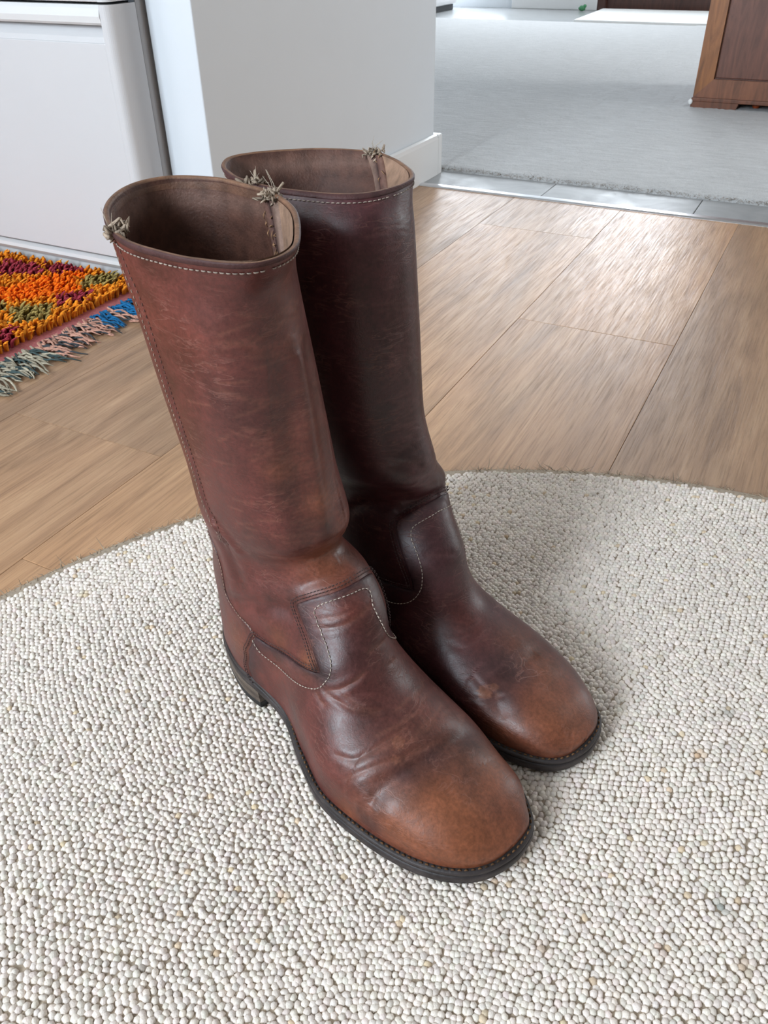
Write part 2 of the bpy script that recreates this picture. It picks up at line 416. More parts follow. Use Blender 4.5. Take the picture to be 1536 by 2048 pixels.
ST_B = [[0.0983,0.3627,-0.0498,0.3627,0.0541,-0.0093,-0.008,0.0,0.72],[0.1119,0.3452,-0.03,0.3271,0.0491,0.0029,-0.0024,0.0,0.72],[0.1224,0.2807,-0.0138,0.2659,0.046,0.006,-0.0002,0.0,0.75],[0.1304,0.2105,-0.0005,0.2053,0.0428,0.0065,0.0011,0.0,0.78],[0.1415,0.1681,0.008,0.1591,0.0407,0.0014,-0.0002,0.0,0.8],[0.1415,0.1484,0.0131,0.1177,0.038,-0.0129,-0.0012,0.0,0.85],[0.1592,0.1321,0.0062,0.0861,0.041,-0.0021,-0.0008,0.35,0.9],[0.1775,0.109,0.0,0.055,0.044,0.0045,0.0013,0.7,0.9],[0.1817,0.0962,0.001,0.032,0.0447,0.005,0.0012,1.0,0.9],[0.1875,0.0814,0.0304,0.028,0.0447,0.0042,0.0011,1.0,0.9],[0.1991,0.0685,0.076,0.024,0.0426,0.0031,0.0007,1.0,0.85],[0.2195,0.0592,0.1317,0.018,0.0404,0.0014,0.0004,1.0,0.8],[0.2457,0.0496,0.1924,0.013,0.0402,0.0008,0.0001,1.0,0.75],[0.2699,0.0418,0.2431,0.012,0.04,0.0004,-0.0,1.0,0.7],[0.2905,0.0351,0.2775,0.014,0.04,0.0001,-0.0001,1.0,0.65],[0.3032,0.0266,0.2988,0.016,0.0399,-0.0001,-0.0001,1.0,0.65],[0.3104,0.0206,0.3099,0.018,0.0399,-0.0003,-0.0001,1.0,0.65]]
OL_B = [[0.0,0.0,0.0],[0.0041,0.0105,0.0163],[0.0152,0.025,0.029],[0.0365,0.033,0.0353],[0.0729,0.0365,0.036],[0.1155,0.034,0.038],[0.157,0.0365,0.0463],[0.1975,0.0393,0.0482],[0.2299,0.0422,0.0497],[0.2613,0.0388,0.0463],[0.2826,0.0315,0.0412],[0.2978,0.0238,0.0342],[0.3069,0.013,0.0235],[0.3104,-0.003,0.009]]
RIM_B = [0.0018, -0.0005, -0.0008, -0.0013, -0.0012, -0.0008, 0.0006, 0.003, 0.0052, 0.0085, 0.0061, 0.0027, -0.0011, -0.0036, -0.007, -0.0089, -0.009, -0.0079, -0.0036, 0.0002, 0.0016, 0.0007, 0.0005, 0.0003, -0.0007, -0.0001, -0.0, -0.0003, -0.0004, -0.0013, -0.0027, -0.003, -0.0018, -0.0005, 0.001, 0.0019]
CR_B = [[[[265.5,42.2,33.3],[252.2,38.1,40.5],[248.4,28.4,45.9],[250.5,8.0,47.9],[249.8,-14.3,47.1]],1.4,7],[[[236.0,46.9,37.0],[246.4,42.4,39.2],[255.9,31.5,42.6]],0.8,2],[[[202.8,33.4,57.8],[213.7,28.6,57.0]],0.6,3],[[[91.6,31.5,128.1],[107.6,24.6,138.5],[121.7,19.4,139.6],[132.6,16.8,138.3]],1.2,4],[[[116.5,36.5,181.4],[133.6,22.7,183.7],[140.1,3.4,176.2]],0.8,3],[[[120.9,23.7,268.8],[124.9,8.9,257.8],[126.3,-2.1,239.2]],0.4,2],[[[129.0,23.1,202.1],[133.0,1.7,198.8]],0.4,2],[[[164.3,22.0,116.6],[171.9,13.6,115.1],[175.7,0.8,112.0]],0.5,2.5],[[[229.0,36.9,48.0],[240.0,38.1,44.1],[249.1,34.7,43.3]],0.7,2],[[[143.1,-16.2,144.3],[141.7,-1.0,144.2],[136.4,12.6,139.9],[131.6,21.1,135.2]],1.6,4]]
BU_B = [[[137.7,14.0,161.0],2.0,18],[[179.8,20.8,85.7],1.2,16],[[201.4,9.7,66.8],1.0,16],[[286.7,17.6,36.3],1.2,22]]
WE_B = [["t",[286.7,17.6,36.3],42,0.7],["t",[305.4,10.9,24.8],25,0.5],["t",[236.7,-8.9,52.2],20,0.45],["t",[261.6,-8.4,44.1],16,0.5],["l",[243.3,39.0,42.6],5,0.9],["l",[246.6,33.0,44.8],3,0.8],["l",[251.9,35.2,42.3],2.5,0.6],["d",[236.3,23.1,51.2],20,0.8],["d",[249.5,12.7,48.1],14,0.7],["d",[257.7,33.5,41.3],9,0.8],["d",[266.9,35.9,37.4],9,0.5],["d",[167.0,19.3,116.6],28,0.5],["r",[199.3,13.1,67.7],20,0.5],["d",[129.9,13.9,210.9],40,0.4],["t",[265.3,45.6,16.5],16,0.4]]
STAINS = [(-0.512, 0.371, 0.0035, (0.5, 0.36, 0.12)), (-0.192, 0.626, 0.003, (0.42, 0.26, 0.1)), (-0.019, 0.528, 0.004, (0.5, 0.42, 0.3)), (0.04, 0.492, 0.005, (0.35, 0.34, 0.3)), (0.028, 0.441, 0.004, (0.55, 0.3, 0.1)), (0.06, 0.328, 0.0045, (0.16, 0.2, 0.19)), (0.033, 0.286, 0.003, (0.42, 0.2, 0.13)), (0.079, 0.298, 0.004, (0.45, 0.3, 0.16)), (-0.03, 0.255, 0.003, (0.45, 0.28, 0.14)), (-0.241, 0.136, 0.002, (0.12, 0.1, 0.08)), (-0.421, 0.334, 0.004, (0.5, 0.38, 0.28)), (-0.188, 0.21, 0.004, (0.6, 0.42, 0.22)), (-0.042, 0.709, 0.003, (0.55, 0.45, 0.25)), (-0.025, 0.59, 0.004, (0.5, 0.42, 0.32)), (-0.06, 0.302, 0.003, (0.4, 0.22, 0.12))]

# ---------------------------------------------------------------- the setting
def struct(name, mb, mat, parent=None):
    o = mb.build(name, mat, parent)
    if parent is None:
        o['kind'] = 'structure'
    return o

# floor of oak-look planks, one object each, under the slab's own node
floor = struct('floor', MB().box((X_KIT, Y_BACK, -0.06), (X_RIGHT, 1.832, Z_FLOOR - 0.004)), M['subfloor'])
PW, PLEN, PY1 = 0.241, 1.22, 1.831
first_joint = {0: 1.173, -1: 1.608, 1: 0.42, -2: 0.60, -3: 1.30, 2: 1.45, -4: 0.25, 3: 0.80}
plank_cache = {}
def plank_mesh(length):
    k = round(length, 3)
    if k not in plank_cache:
        b = MB().box((0.0003, 0.0003, -0.012), (PW - 0.0002, length - 0.0002, 0), 0.0006)
        me = b.mesh('plank')
        me.materials.append(M['plank'])
        plank_cache[k] = me
    return plank_cache[k]
for i in range(-5, 11):
    x0 = -0.373 + PW * i
    j = first_joint.get(i, 0.2 + (i * 0.437) % 1.22)
    y1 = PY1
    ys = []
    if j < PY1 - 0.05:
        ys.append((j, PY1))
        y1 = j
    while y1 > Y_BACK:
        ys.append((max(y1 - PLEN, Y_BACK), y1))
        y1 -= PLEN
    for a, b in ys:
        if b - a < 0.02:
            continue
        o = link('plank', plank_mesh(b - a), None, floor)
        o.location = (x0, a, Z_FLOOR)

# strip of grey tiles and a metal edge between the planks and the carpet
thr = empty('tiled_threshold', (-0.25, 1.90, Z_FLOOR))
thr['kind'] = 'structure'
tile_me = MB().box((0.0008, 0, -0.012), (0.3332, 0.138, 0.0015), 0.0012).mesh('tile')
tile_me.materials.append(M['tile'])
for k in range(-1, 10):
    o = link('tile', tile_me, None, thr)
    o.location = (-0.896 + 0.334 * k + 0.25, 1.836 - 1.90, 0)
edge = MB()
edge.prism([(1.826, -0.004), (1.826, 0.0005), (1.829, 0.0032), (1.837, 0.0040), (1.845, 0.0034), (1.848, 0.0016), (1.848, -0.004)], 0, -0.868, X_RIGHT)
o = edge.build('metal_trim', M['metal'], thr)
o.location = (0.25, -1.90, 0)

# carpet of the next room, with a thick ragged front edge
nx, ny = 420, 150
xs = np.linspace(-0.868, X_RIGHT, nx)
ysq = 1.974 + (np.linspace(0, 1, ny) ** 2.2) * (5.53 - 1.974)
Xc, Yc = np.meshgrid(xs, ysq)
rag = np.interp(xs, np.linspace(-0.9, X_RIGHT, 260), RNG.normal(0, 0.0022, 260))
Yc = Yc + rag[None, :] * np.exp(-(Yc - 1.974) / 0.02)
Zc = Z_FLOOR + 0.0005 + 0.0105 * (1 - np.exp(-np.maximum(Yc - 1.974, 0) / 0.006)) + RNG.normal(0, 0.0008, Xc.shape)
Zc[0] = Z_FLOOR - 0.002
Vc = np.stack([Xc, Yc, Zc], -1).reshape(-1, 3)
kk, jj = np.meshgrid(np.arange(ny - 1), np.arange(nx - 1), indexing='ij'); kk = kk.ravel(); jj = jj.ravel()
Fc = np.stack([kk * nx + jj, kk * nx + jj + 1, (kk + 1) * nx + jj + 1, (kk + 1) * nx + jj], 1)
carpet = link('carpet_floor', np_mesh('carpet_floor', Vc, Fc), M['carpet'])
tag(carpet, 'pale grey cut-pile carpet of the room beyond the threshold', kind='structure')
nf = 2600
fx = RNG.uniform(-0.866, 1.2, nf); fl_ = RNG.gamma(3.0, 0.0022, nf)
p0 = np.stack([fx, 1.976 + RNG.uniform(-0.002, 0.004, nf), Z_FLOOR + RNG.uniform(0.002, 0.011, nf)], 1)
dd = np.stack([RNG.normal(0, 0.5, nf), -np.abs(RNG.normal(0.7, 0.3, nf)), RNG.normal(0.05, 0.4, nf)], 1)
p2_ = p0 + dd * fl_[:, None]; p2_[:, 2] = np.maximum(p2_[:, 2], Z_FLOOR + 0.0022)
w_ = 0.00055
Vf = np.stack([p0 + (w_, 0, 0), p0 - (w_, 0, 0), p0 + (0, 0, w_), p2_], 1).reshape(-1, 3)
b4 = (np.arange(nf) * 4)[:, None]
Ff = np.concatenate([np.array([[0, 1, 3]]) + b4, np.array([[1, 2, 3]]) + b4, np.array([[2, 0, 3]]) + b4])
fo = link('frayed_edge', np_mesh('frayed_edge', Vf, Ff, True, np.repeat(np.array([0.30, 0.25, 0.20]) * (1 + RNG.normal(0, 0.25, (nf, 1))), 4, 0).clip(0.03, 0.8)), M['thread'], carpet)
fo['kind'] = 'stuff'
lc = MB().box((X_LEFT, 1.934, -0.05), (-0.868, 5.53, Z_FLOOR + 0.008))
o = lc.build('carpet_side', M['carpet'], carpet)
sub2 = struct('floor', MB().box((X_LEFT, 1.832, -0.08), (X_RIGHT, 5.53, -0.022)), M['subfloor'])
far_floor = struct('floor', MB().box((X_LEFT, 5.53, -0.06), (X_RIGHT, Y_FAR, Z_FLOOR)), M['grey_floor'])

# walls
XB, YC = -0.867, 1.08
struct('wall_stub', MB().box((-0.951, YC, -0.03), (XB, 1.934, Z_CEIL), 0.002), M['wall'])
struct('wall_alcove_back', MB().box((X_LEFT, 1.80, -0.03), (-0.951, 1.933, Z_CEIL)), M['wall'])
struct('wall_alcove_side', MB().box((X_LEFT, YC, -0.03), (-1.575, 1.80, Z_CEIL)), M['wall'])
struct('wall_left', MB().box((X_LEFT - 0.1, 1.08, -0.03), (X_LEFT, Y_FAR, Z_CEIL)), M['wall'])
wk = MB()
wk.box((X_KIT - 0.1, Y_BACK, -0.03), (X_KIT, -1.55, Z_CEIL)).box((X_KIT - 0.1, -0.15, -0.03), (X_KIT, 1.08, Z_CEIL))
wk.box((X_KIT - 0.1, -1.55, -0.03), (X_KIT, -0.15, 1.175)).box((X_KIT - 0.1, -1.55, 2.325), (X_KIT, -0.15, Z_CEIL))
struct('wall_kitchen', wk, M['wall_mid'])
wr = MB()
wr.box((X_RIGHT, Y_BACK, -0.03), (X_RIGHT + 0.1, 2.65, Z_CEIL)).box((X_RIGHT, 4.55, -0.03), (X_RIGHT + 0.1, Y_FAR, Z_CEIL))
wr.box((X_RIGHT, 2.65, -0.03), (X_RIGHT + 0.1, 4.55, 0.45)).box((X_RIGHT, 2.65, 2.15), (X_RIGHT + 0.1, 4.55, Z_CEIL))
struct('wall_right', wr, M['wall_mid'])
wb = MB()
wb.box((X_KIT - 0.1, Y_BACK - 0.1, -0.03), (-1.50, Y_BACK, Z_CEIL)).box((-0.60, Y_BACK - 0.1, -0.03), (X_RIGHT, Y_BACK, Z_CEIL))
wb.box((-1.50, Y_BACK - 0.1, -0.03), (-0.60, Y_BACK, 0.90)).box((-1.50, Y_BACK - 0.1, 2.30), (-0.60, Y_BACK, Z_CEIL))
struct('wall_back', wb, M['wall_mid'])
wf = MB()
wf.box((X_LEFT, Y_FAR, -0.03), (-2.95, Y_FAR + 0.1, Z_CEIL)).box((-2.29, Y_FAR, -0.03), (-1.68, Y_FAR + 0.1, Z_CEIL))
wf.box((-0.76, Y_FAR, -0.03), (X_RIGHT, Y_FAR + 0.1, Z_CEIL)).box((-2.95, Y_FAR, 2.0), (-2.29, Y_FAR + 0.1, Z_CEIL)).box((-2.95, Y_FAR, -0.03), (-2.29, Y_FAR + 0.1, 0.10))
wf.box((-1.68, Y_FAR, 2.06), (-0.76, Y_FAR + 0.1, Z_CEIL))
struct('wall_far', wf, M['wall'])
struct('ceiling', MB().box((X_LEFT, Y_BACK - 0.1, Z_CEIL), (X_RIGHT, Y_FAR, Z_CEIL + 0.08)), M['ceiling'])

# baseboards
struct('baseboard_stub', MB().prism([(XB, Z_FLOOR), (XB, 0.081), (XB + 0.004, 0.085), (XB + 0.010, 0.082), (XB + 0.013, 0.074), (XB + 0.013, Z_FLOOR)], 1, YC + 0.001, 1.9335), M['trim'])
struct('baseboard_end', MB().box((-1.6, 1.934, Z_FLOOR), (XB + 0.013, 1.958, 0.083), 0.003), M['trim'])
struct('baseboard_far', MB().box((-2.29, Y_FAR - 0.016, Z_FLOOR), (-1.68, Y_FAR, 0.10), 0.004), M['trim'])

# window frames round the daylight openings
def window(name, x0, x1, z0, z1, y, n):
    w = empty(name, ((x0 + x1) / 2, y, z0)); w['kind'] = 'structure'
    f = MB()
    L = ((x0 + x1) / 2, y, z0)
    def bx(a, b): f.box(np.array(a) - L, np.array(b) - L, 0.004)
    bx((x0, y - 0.03, z0), (x0 + 0.05, y + 0.03, z1)); bx((x1 - 0.05, y - 0.03, z0), (x1, y + 0.03, z1))
    bx((x0 + 0.05, y - 0.03, z0), (x1 - 0.05, y + 0.03, z0 + 0.05)); bx((x0 + 0.05, y - 0.03, z1 - 0.05), (x1 - 0.05, y + 0.03, z1))
    f.build('window_frame', M['trim'], w)
    for k in range(1, n):
        xm = x0 + (x1 - x0) * k / n
        MB().box(np.array((xm - 0.025, y - 0.025, z0 + 0.05)) - L, np.array((xm + 0.025, y + 0.025, z1 - 0.05)) - L, 0.004).build('mullion', M['trim'], w)
window('window_1', -1.50, -0.60, 0.90, 2.30, Y_BACK + 0.032, 1)
w3 = empty('window_3', (X_KIT, -0.85, 1.175)); w3['kind'] = 'structure'
f3 = MB()
f3.box((0.002, -0.70, 0), (0.05, -0.655, 1.15), 0.004).box((0.002, 0.655, 0), (0.05, 0.70, 1.15), 0.004).box((0.002, -0.655, 0), (0.05, 0.655, 0.045), 0.004).box((0.002, -0.655, 1.105), (0.05, 0.655, 1.15), 0.004)
f3.build('window_frame', M['trim'], w3)
MB().box((0.004, -0.02, 0.045), (0.045, 0.02, 1.105), 0.004).build('mullion', M['trim'], w3)
window('window_2', -2.95, -2.29, 0.10, 2.0, Y_FAR + 0.012, 1)

# brown far door with a glazed upper half
door = empty('door_1', (-1.22, Y_FAR, Z_FLOOR)); door['kind'] = 'structure'
dm = MB(); br = (0.060, 0.022, 0.014)
dm.box((-0.45, 0.03, 0.0), (0.45, 0.07, 0.95), 0.003, br).box((-0.45, 0.03, 0.95), (-0.31, 0.07, 2.05), 0.003, br).box((0.31, 0.03, 0.95), (0.45, 0.07, 2.05), 0.003, br).box((-0.31, 0.03, 2.02), (0.31, 0.07, 2.05), 0.001, br)
dm.build('door_leaf', M['wood'], door)
MB().box((-0.459, -0.012, 0), (-0.405, 0.03, 2.06), 0.003, br).build('door_jamb', M['wood'], door)
MB().box((0.405, -0.012, 0), (0.459, 0.03, 2.06), 0.003, br).build('door_jamb', M['wood'], door)

# ---------------------------------------------------------------- refrigerator in the alcove
fr = empty('refrigerator', (-1.26, 1.25, Z_FLOOR))
tag(fr, 'white refrigerator with recessed drawer handle beside the wall corner', 'refrigerator')
def FB(): return MB()
def fr_part(mb, name, mat, parent=fr, smooth=False):
    o = mb.build(name, mat, None, smooth)
    o.parent = parent
    o.matrix_parent_inverse = Matrix.Translation(-Vector(fr.location))
    return o
fr_part(MB().box((-1.56, 1.068, 0.03), (-0.958, 1.70, 1.75), 0.006), 'body', M['enamel'])
def drawer(z0, z1):
    X0, X1, XS, Y0, Y1 = -1.56, -0.950, -0.966, 1.0, 1.058
    mb = MB().box((X0, Y0, z0), (XS, Y1, z1 - 0.047), 0.0015)
    fr_part(mb, 'drawer_front', M['enamel'])
    r = 0.013
    pl = [(XS, Y1), (X1, Y1)] + [(X1 - r + r * math.cos(a), Y0 + r - r * math.sin(a)) for a in np.linspace(0, PI / 2, 9)] + [(XS, Y0)]
    fr_part(MB().prism(pl, 2, z0, z1), 'end_post', M['enamel'])
    h = MB()
    h.prism([(Y1, z1 - 0.047), (Y0 + 0.001, z1 - 0.047), (Y0 + 0.004, z1 - 0.040), (Y0 + 0.020, z1 - 0.026), (Y0 + 0.024, z1 - 0.020), (Y1, z1 - 0.020)], 0, X0, XS)
    fr_part(h, 'handle_recess', M['enamel'])
    l = MB()
    l.prism([(Y1, z1), (Y0 + 0.004, z1), (Y0, z1 - 0.004), (Y0 - 0.002, z1 - 0.014), (Y0, z1 - 0.022), (Y0 + 0.004, z1 - 0.025), (Y0 + 0.010, z1 - 0.022), (Y0 + 0.016, z1 - 0.018), (Y1, z1 - 0.018)], 0, X0, XS)
    fr_part(l, 'handle_lip', M['trim'])
drawer(0.047, 0.411)
drawer(0.4145, 1.10)
fr_part(MB().box((-1.55, 1.056, 0.05), (-0.960, 1.068, 1.74)), 'gasket', M['gasket'])
fr_part(MB().box((-1.55, 1.03, 0.036), (-0.96, 1.066, 0.0468)), 'shadow_gap', M['shade_gap'])
kp = MB().prism([(1.068, 0.036), (1.022, 0.036), (1.016, 0.032), (1.015, 0.026), (1.020, 0.020), (1.040, 0.015), (1.046, 0.006), (1.046, Z_FLOOR), (1.068, Z_FLOOR)], 0, -1.56, -0.953)
fr_part(kp, 'kick_plate', M['trim'])
fr_part(MB().box((-1.56, 1.068, Z_FLOOR), (-0.958, 1.70, 0.03)), 'base', M['gasket'])

# ---------------------------------------------------------------- wooden chest in the far room
ch = empty('wooden_chest', (0.05, 3.30, Z_FLOOR + 0.008))
tag(ch, 'dark reddish wooden chest with framed panel on the pale carpet', 'chest')
Zc0 = 0.0
def ch_part(mb, name, parent=ch):
    o = mb.build(name, M['wood'], None)
    o.parent = parent
    o.matrix_parent_inverse = Matrix.Translation(-Vector((0.05, 3.30, 0.0)))
    return o
stile = (0.30, 0.115, 0.038); dark = (0.155, 0.060, 0.038); rail = (0.22, 0.086, 0.044); plin = (0.17, 0.066, 0.036)
X0, X1, YF, YB, HT = -0.446, 0.55, 3.022, 3.47, 0.80
ch_part(MB().box((X0 + 0.004, YF + 0.016, 0.03), (X1 - 0.004, YB, HT), 0.002, dark), 'carcass')
ch_part(MB().prism([(X0, 0.032), (X0 + 0.053, 0.085), (X0 + 0.053, HT - 0.05), (X0, HT)], 1, YF, YF + 0.0158, stile), 'stile')
ch_part(MB().prism([(X1, 0.032), (X1, HT), (X1 - 0.053, HT - 0.05), (X1 - 0.053, 0.085)], 1, YF, YF + 0.0158, stile), 'stile')
ch_part(MB().prism([(X0, 0.032), (X1, 0.032), (X1 - 0.053, 0.085), (X0 + 0.053, 0.085)], 1, YF, YF + 0.0158, rail), 'rail')
ch_part(MB().prism([(X0, HT), (X0 + 0.053, HT - 0.05), (X1 - 0.053, HT - 0.05), (X1, HT)], 1, YF, YF + 0.0158, rail), 'rail')
ch_part(MB().box((X0 + 0.056, YF + 0.009, 0.088), (X1 - 0.056, YF + 0.0158, HT - 0.053), 0.002, dark), 'panel')
ch_part(MB().box((X0 - 0.003, YF - 0.004, 0.020), (X1 + 0.003, YB, 0.0315), 0.002, plin), 'plinth')
for a, b in ((X0 - 0.003, X0 + 0.136), (X1 - 0.136, X1 + 0.003)):
    ch_part(MB().prism([(a, 0), (b, 0), (b + (0.006 if a < 0 else 0), 0.020), (a - (0.006 if a > 0 else 0), 0.020)], 1, YF - 0.003, YF + 0.10, plin), 'bracket_foot')
    ch_part(MB().prism([(a, 0), (b, 0), (b + (0.006 if a < 0 else 0), 0.020), (a - (0.006 if a > 0 else 0), 0.020)], 1, YB - 0.10, YB, plin), 'bracket_foot')
ch_part(MB().box((X0 - 0.015, YF - 0.015, HT + 0.0005), (X1 + 0.015, YB, HT + 0.025), 0.004, rail), 'top')
def ico(name, r, mat, loc, parent=None, scale=(1, 1, 1), jit=0.0):
    bm = bmesh.new()
    bmesh.ops.create_icosphere(bm, subdivisions=2, radius=r)
    for v in bm.verts:
        k = 1 + jit * math.sin(17 * v.co.x / r + 5 * v.co.y / r) * math.cos(11 * v.co.z / r)
        v.co = Vector((v.co.x * scale[0] * k, v.co.y * scale[1] * k, v.co.z * scale[2] * k))
    for f in bm.faces: f.smooth = True
    me = bpy.data.meshes.new(name); bm.to_mesh(me); bm.free()
    o = link(name, me, mat, parent); o.location = loc
    return o
o = ico('corner_cap', 0.007, M['white_pl'], (X0 - 0.004 - 0.05, YF - 0.006 - 3.30, 0.019), ch, (1.0, 0.6, 1.25))
o['label'] = 'small white plastic corner cap'
tag(ico('orange_ball', 0.010, M['orange'], (-0.256, 3.075, Z_FLOOR + 0.0175), None, (1.1, 1.1, 0.85), 0.05), 'small orange ball lying under the wooden chest', 'ball')

# ---------------------------------------------------------------- far things
mat_ = MB()
mat_.prism([(-1.585, 5.555), (-0.74, 5.555), (-0.74, 6.35), (-1.62, 6.35)], 2, Z_FLOOR, Z_FLOOR + 0.018)
tag(mat_.build('door_mat', M['white_mat']), 'thin white mat on the floor in front of the brown far door', 'mat')
ap = empty('white_appliance', (-2.82, 6.0, Z_FLOOR))
tag(ap, 'white rounded appliance standing at far left of the next room', 'appliance')
MB().box((-0.26, -0.30, 0.035), (0.20, 0.22, 0.85), 0.025).build('body', M['enamel'], ap)
MB().box((-0.24, -0.27, 0.0), (0.17, 0.20, 0.035), 0.004).build('base', M['rubber'], ap)
g = empty('green_toy', (-1.76, 6.33, Z_FLOOR))
tag(g, 'small green plastic object against the far white wall', 'toy')
ico('body', 0.022, M['green'], (0, 0, 0.017), g, (1.1, 0.7, 0.75), 0.12)
ico('knob', 0.012, M['green'], (0.018, 0.0, 0.030), g, (1, 0.8, 0.9), 0.1)
# ---------------------------------------------------------------- round looped-wool rug
RC, RR = np.array([0.068, 0.137]), 0.682
rug = empty('round_rug', (RC[0], RC[1], Z_FLOOR))
tag(rug, 'round cream rug of chunky wool loops under the pair of boots', 'rug')
na = 240
ang = np.linspace(0, 2 * PI, na, endpoint=False)
def ring(r, z):
    return np.stack([r * np.cos(ang), r * np.sin(ang), np.full(na, z)], 1)
Vb = np.concatenate([ring(RR - 0.003, 0.0), ring(RR + 0.001, 0.002), ring(RR - 0.001, 0.0045), ring(RR - 0.005, 0.006), [[0, 0, 0.006]]])
jj = np.arange(na); j2 = (jj + 1) % na
Fb = np.concatenate([np.stack([k * na + jj, k * na + j2, (k + 1) * na + j2, (k + 1) * na + jj], 1) for k in range(3)])
Fb3 = np.stack([3 * na + jj, 3 * na + j2, np.full(na, 4 * na)], 1)
link('backing', np_mesh('backing', Vb, [Fb, Fb3]), M['rug_base'], rug)

# pile: rows of wool loops, each its own small knuckle
P = 0.0044
rows = int(2 * RR / (P * 0.87)) + 2
pts = []
for r in range(rows):
    y = -RR + r * P * 0.87
    n = int(2 * RR / P) + 2
    x = -RR + (np.arange(n) + 0.5 * (r % 2)) * P
    pts.append(np.stack([x, np.full(n, y)], 1))
pts = np.concatenate(pts)
th0 = 0.42
pts = pts @ np.array([[math.cos(th0), math.sin(th0)], [-math.sin(th0), math.cos(th0)]])
# slow waviness of the rows
pts += 0.004 * np.stack([np.sin(pts[:, 1] * 31 + 1.3) + np.sin(pts[:, 0] * 17), np.sin(pts[:, 0] * 27) + np.cos(pts[:, 1] * 19)], 1)
pts += RNG.normal(0, 0.00058, pts.shape)
pts = pts[np.hypot(pts[:, 0], pts[:, 1]) < RR - 0.0115 + 0.0015 * np.sin(np.arctan2(pts[:, 1], pts[:, 0]) * 37)]
n = len(pts)
seg = 6
prof = [(1.0, -0.75), (1.02, -0.10), (0.72, 0.62), (0.0, 1.0)]
tv = []
for r_, z_ in prof[:3]:
    for k in range(seg):
        a = 2 * PI * k / seg
        tv.append((r_ * math.cos(a), r_ * math.sin(a), z_))
tv.append((0, 0, prof[3][1]))
tv = np.array(tv)
k = np.arange(seg); k2 = (k + 1) % seg
tq = np.concatenate([np.stack([i * seg + k, i * seg + k2, (i + 1) * seg + k2, (i + 1) * seg + k], 1) for i in range(2)])
tt = np.stack([2 * seg + k, 2 * seg + k2, np.full(seg, 3 * seg)], 1)
sx = P * 0.605 * (1 + RNG.normal(0, 0.10, n))
sy = P * 0.575 * (1 + RNG.normal(0, 0.10, n))
sz = 0.0019 * (1 + RNG.normal(0, 0.10, n))
rot = RNG.uniform(0, 2 * PI, n)
c, s = np.cos(rot), np.sin(rot)
lx = tv[None, :, 0] * sx[:, None]; ly = tv[None, :, 1] * sy[:, None]
lz = tv[None, :, 2] * sz[:, None]
tilt = RNG.normal(0, 0.12, (n, 2))
Vx = c[:, None] * lx - s[:, None] * ly + tilt[:, :1] * lz
Vy = s[:, None] * lx + c[:, None] * ly + tilt[:, 1:] * lz
Vl = np.stack([Vx + pts[:, :1], Vy + pts[:, 1:], lz + 0.0066 + RNG.normal(0, 0.00025, n)[:, None]], -1).reshape(-1, 3)
nv = len(tv)
base_i = (np.arange(n) * nv)[:, None, None]
Fq = (tq[None] + base_i).reshape(-1, 4); Ft = (tt[None] + base_i).reshape(-1, 3)
tone = np.array([0.795, 0.722, 0.648])[None] * (1 + RNG.normal(-0.01, 0.07, (n, 1)).clip(-0.25, 0.12)) * (1 + RNG.normal(0, 0.012, (n, 3)))
# soft old soiling and a few stained loops
wp = pts + RC
for (sx_, sy_, r_, cc, st) in ((0.62, 0.05, 0.16, (0.62, 0.56, 0.46), 0.25), (0.10, -0.10, 0.2, (0.66, 0.59, 0.49), 0.25), (0.20, 0.62, 0.10, (0.66, 0.58, 0.45), 0.2)):
    w = st * np.exp(-((wp[:, 0] - sx_) ** 2 + (wp[:, 1] - sy_) ** 2) / r_ ** 2)
    tone = tone * (1 - w[:, None]) + np.array(cc) * w[:, None]
for (sx_, sy_, r_, cc) in STAINS:
    w = 0.75 * np.exp(-((wp[:, 0] - sx_) ** 2 + (wp[:, 1] - sy_) ** 2) / r_ ** 2)
    tone = tone * (1 - w[:, None]) + np.array(cc) * w[:, None]
sp = RNG.random(n) < 0.010
tone[sp] *= np.array([0.86, 0.76, 0.60])
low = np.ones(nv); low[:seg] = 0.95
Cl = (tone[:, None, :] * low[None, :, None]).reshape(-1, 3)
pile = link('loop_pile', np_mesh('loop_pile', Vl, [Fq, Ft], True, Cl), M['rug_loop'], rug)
pile['kind'] = 'stuff'

# frayed jute fibres round the rim
nf = 7000
a = RNG.uniform(0, 2 * PI, nf)
L = RNG.gamma(3.0, 0.0031, nf)
ta = RNG.normal(0, 0.8, nf)
r0 = RR - 0.007 + RNG.uniform(-0.002, 0.002, nf)
rad = np.stack([np.cos(a), np.sin(a)], 1); tan = np.stack([-np.sin(a), np.cos(a)], 1)
d = rad + tan * ta[:, None] * 0.7; d /= np.linalg.norm(d, axis=1)[:, None]
p0 = np.c_[rad * r0[:, None], RNG.uniform(0.002, 0.0065, nf)]
p2 = p0 + np.c_[d * L[:, None], -p0[:, 2] * RNG.uniform(0.2, 0.9, nf) + 0.0006]
p1 = (p0 + p2) / 2 + np.c_[tan * RNG.normal(0, 0.0015, nf)[:, None], RNG.uniform(0.0, 0.0018, nf)]
w = 0.00042
side = np.c_[-d[:, 1], d[:, 0], np.zeros(nf)] * w
upv = np.array([0, 0, w])
Vf = np.stack([p0 + side, p0 - side, p0 + upv, p1 + side, p1 - side, p1 + upv, p2, ], 1).reshape(-1, 3)
b7 = (np.arange(nf) * 7)[:, None]
Fq = np.concatenate([np.array([[0, 1, 4, 3]]) + b7, np.array([[1, 2, 5, 4]]) + b7, np.array([[2, 0, 3, 5]]) + b7])
Ft = np.concatenate([np.array([[3, 4, 6]]) + b7, np.array([[4, 5, 6]]) + b7, np.array([[5, 3, 6]]) + b7])
fc = np.array([0.40, 0.31, 0.22]) * (1 + RNG.normal(0, 0.25, (nf, 1)))
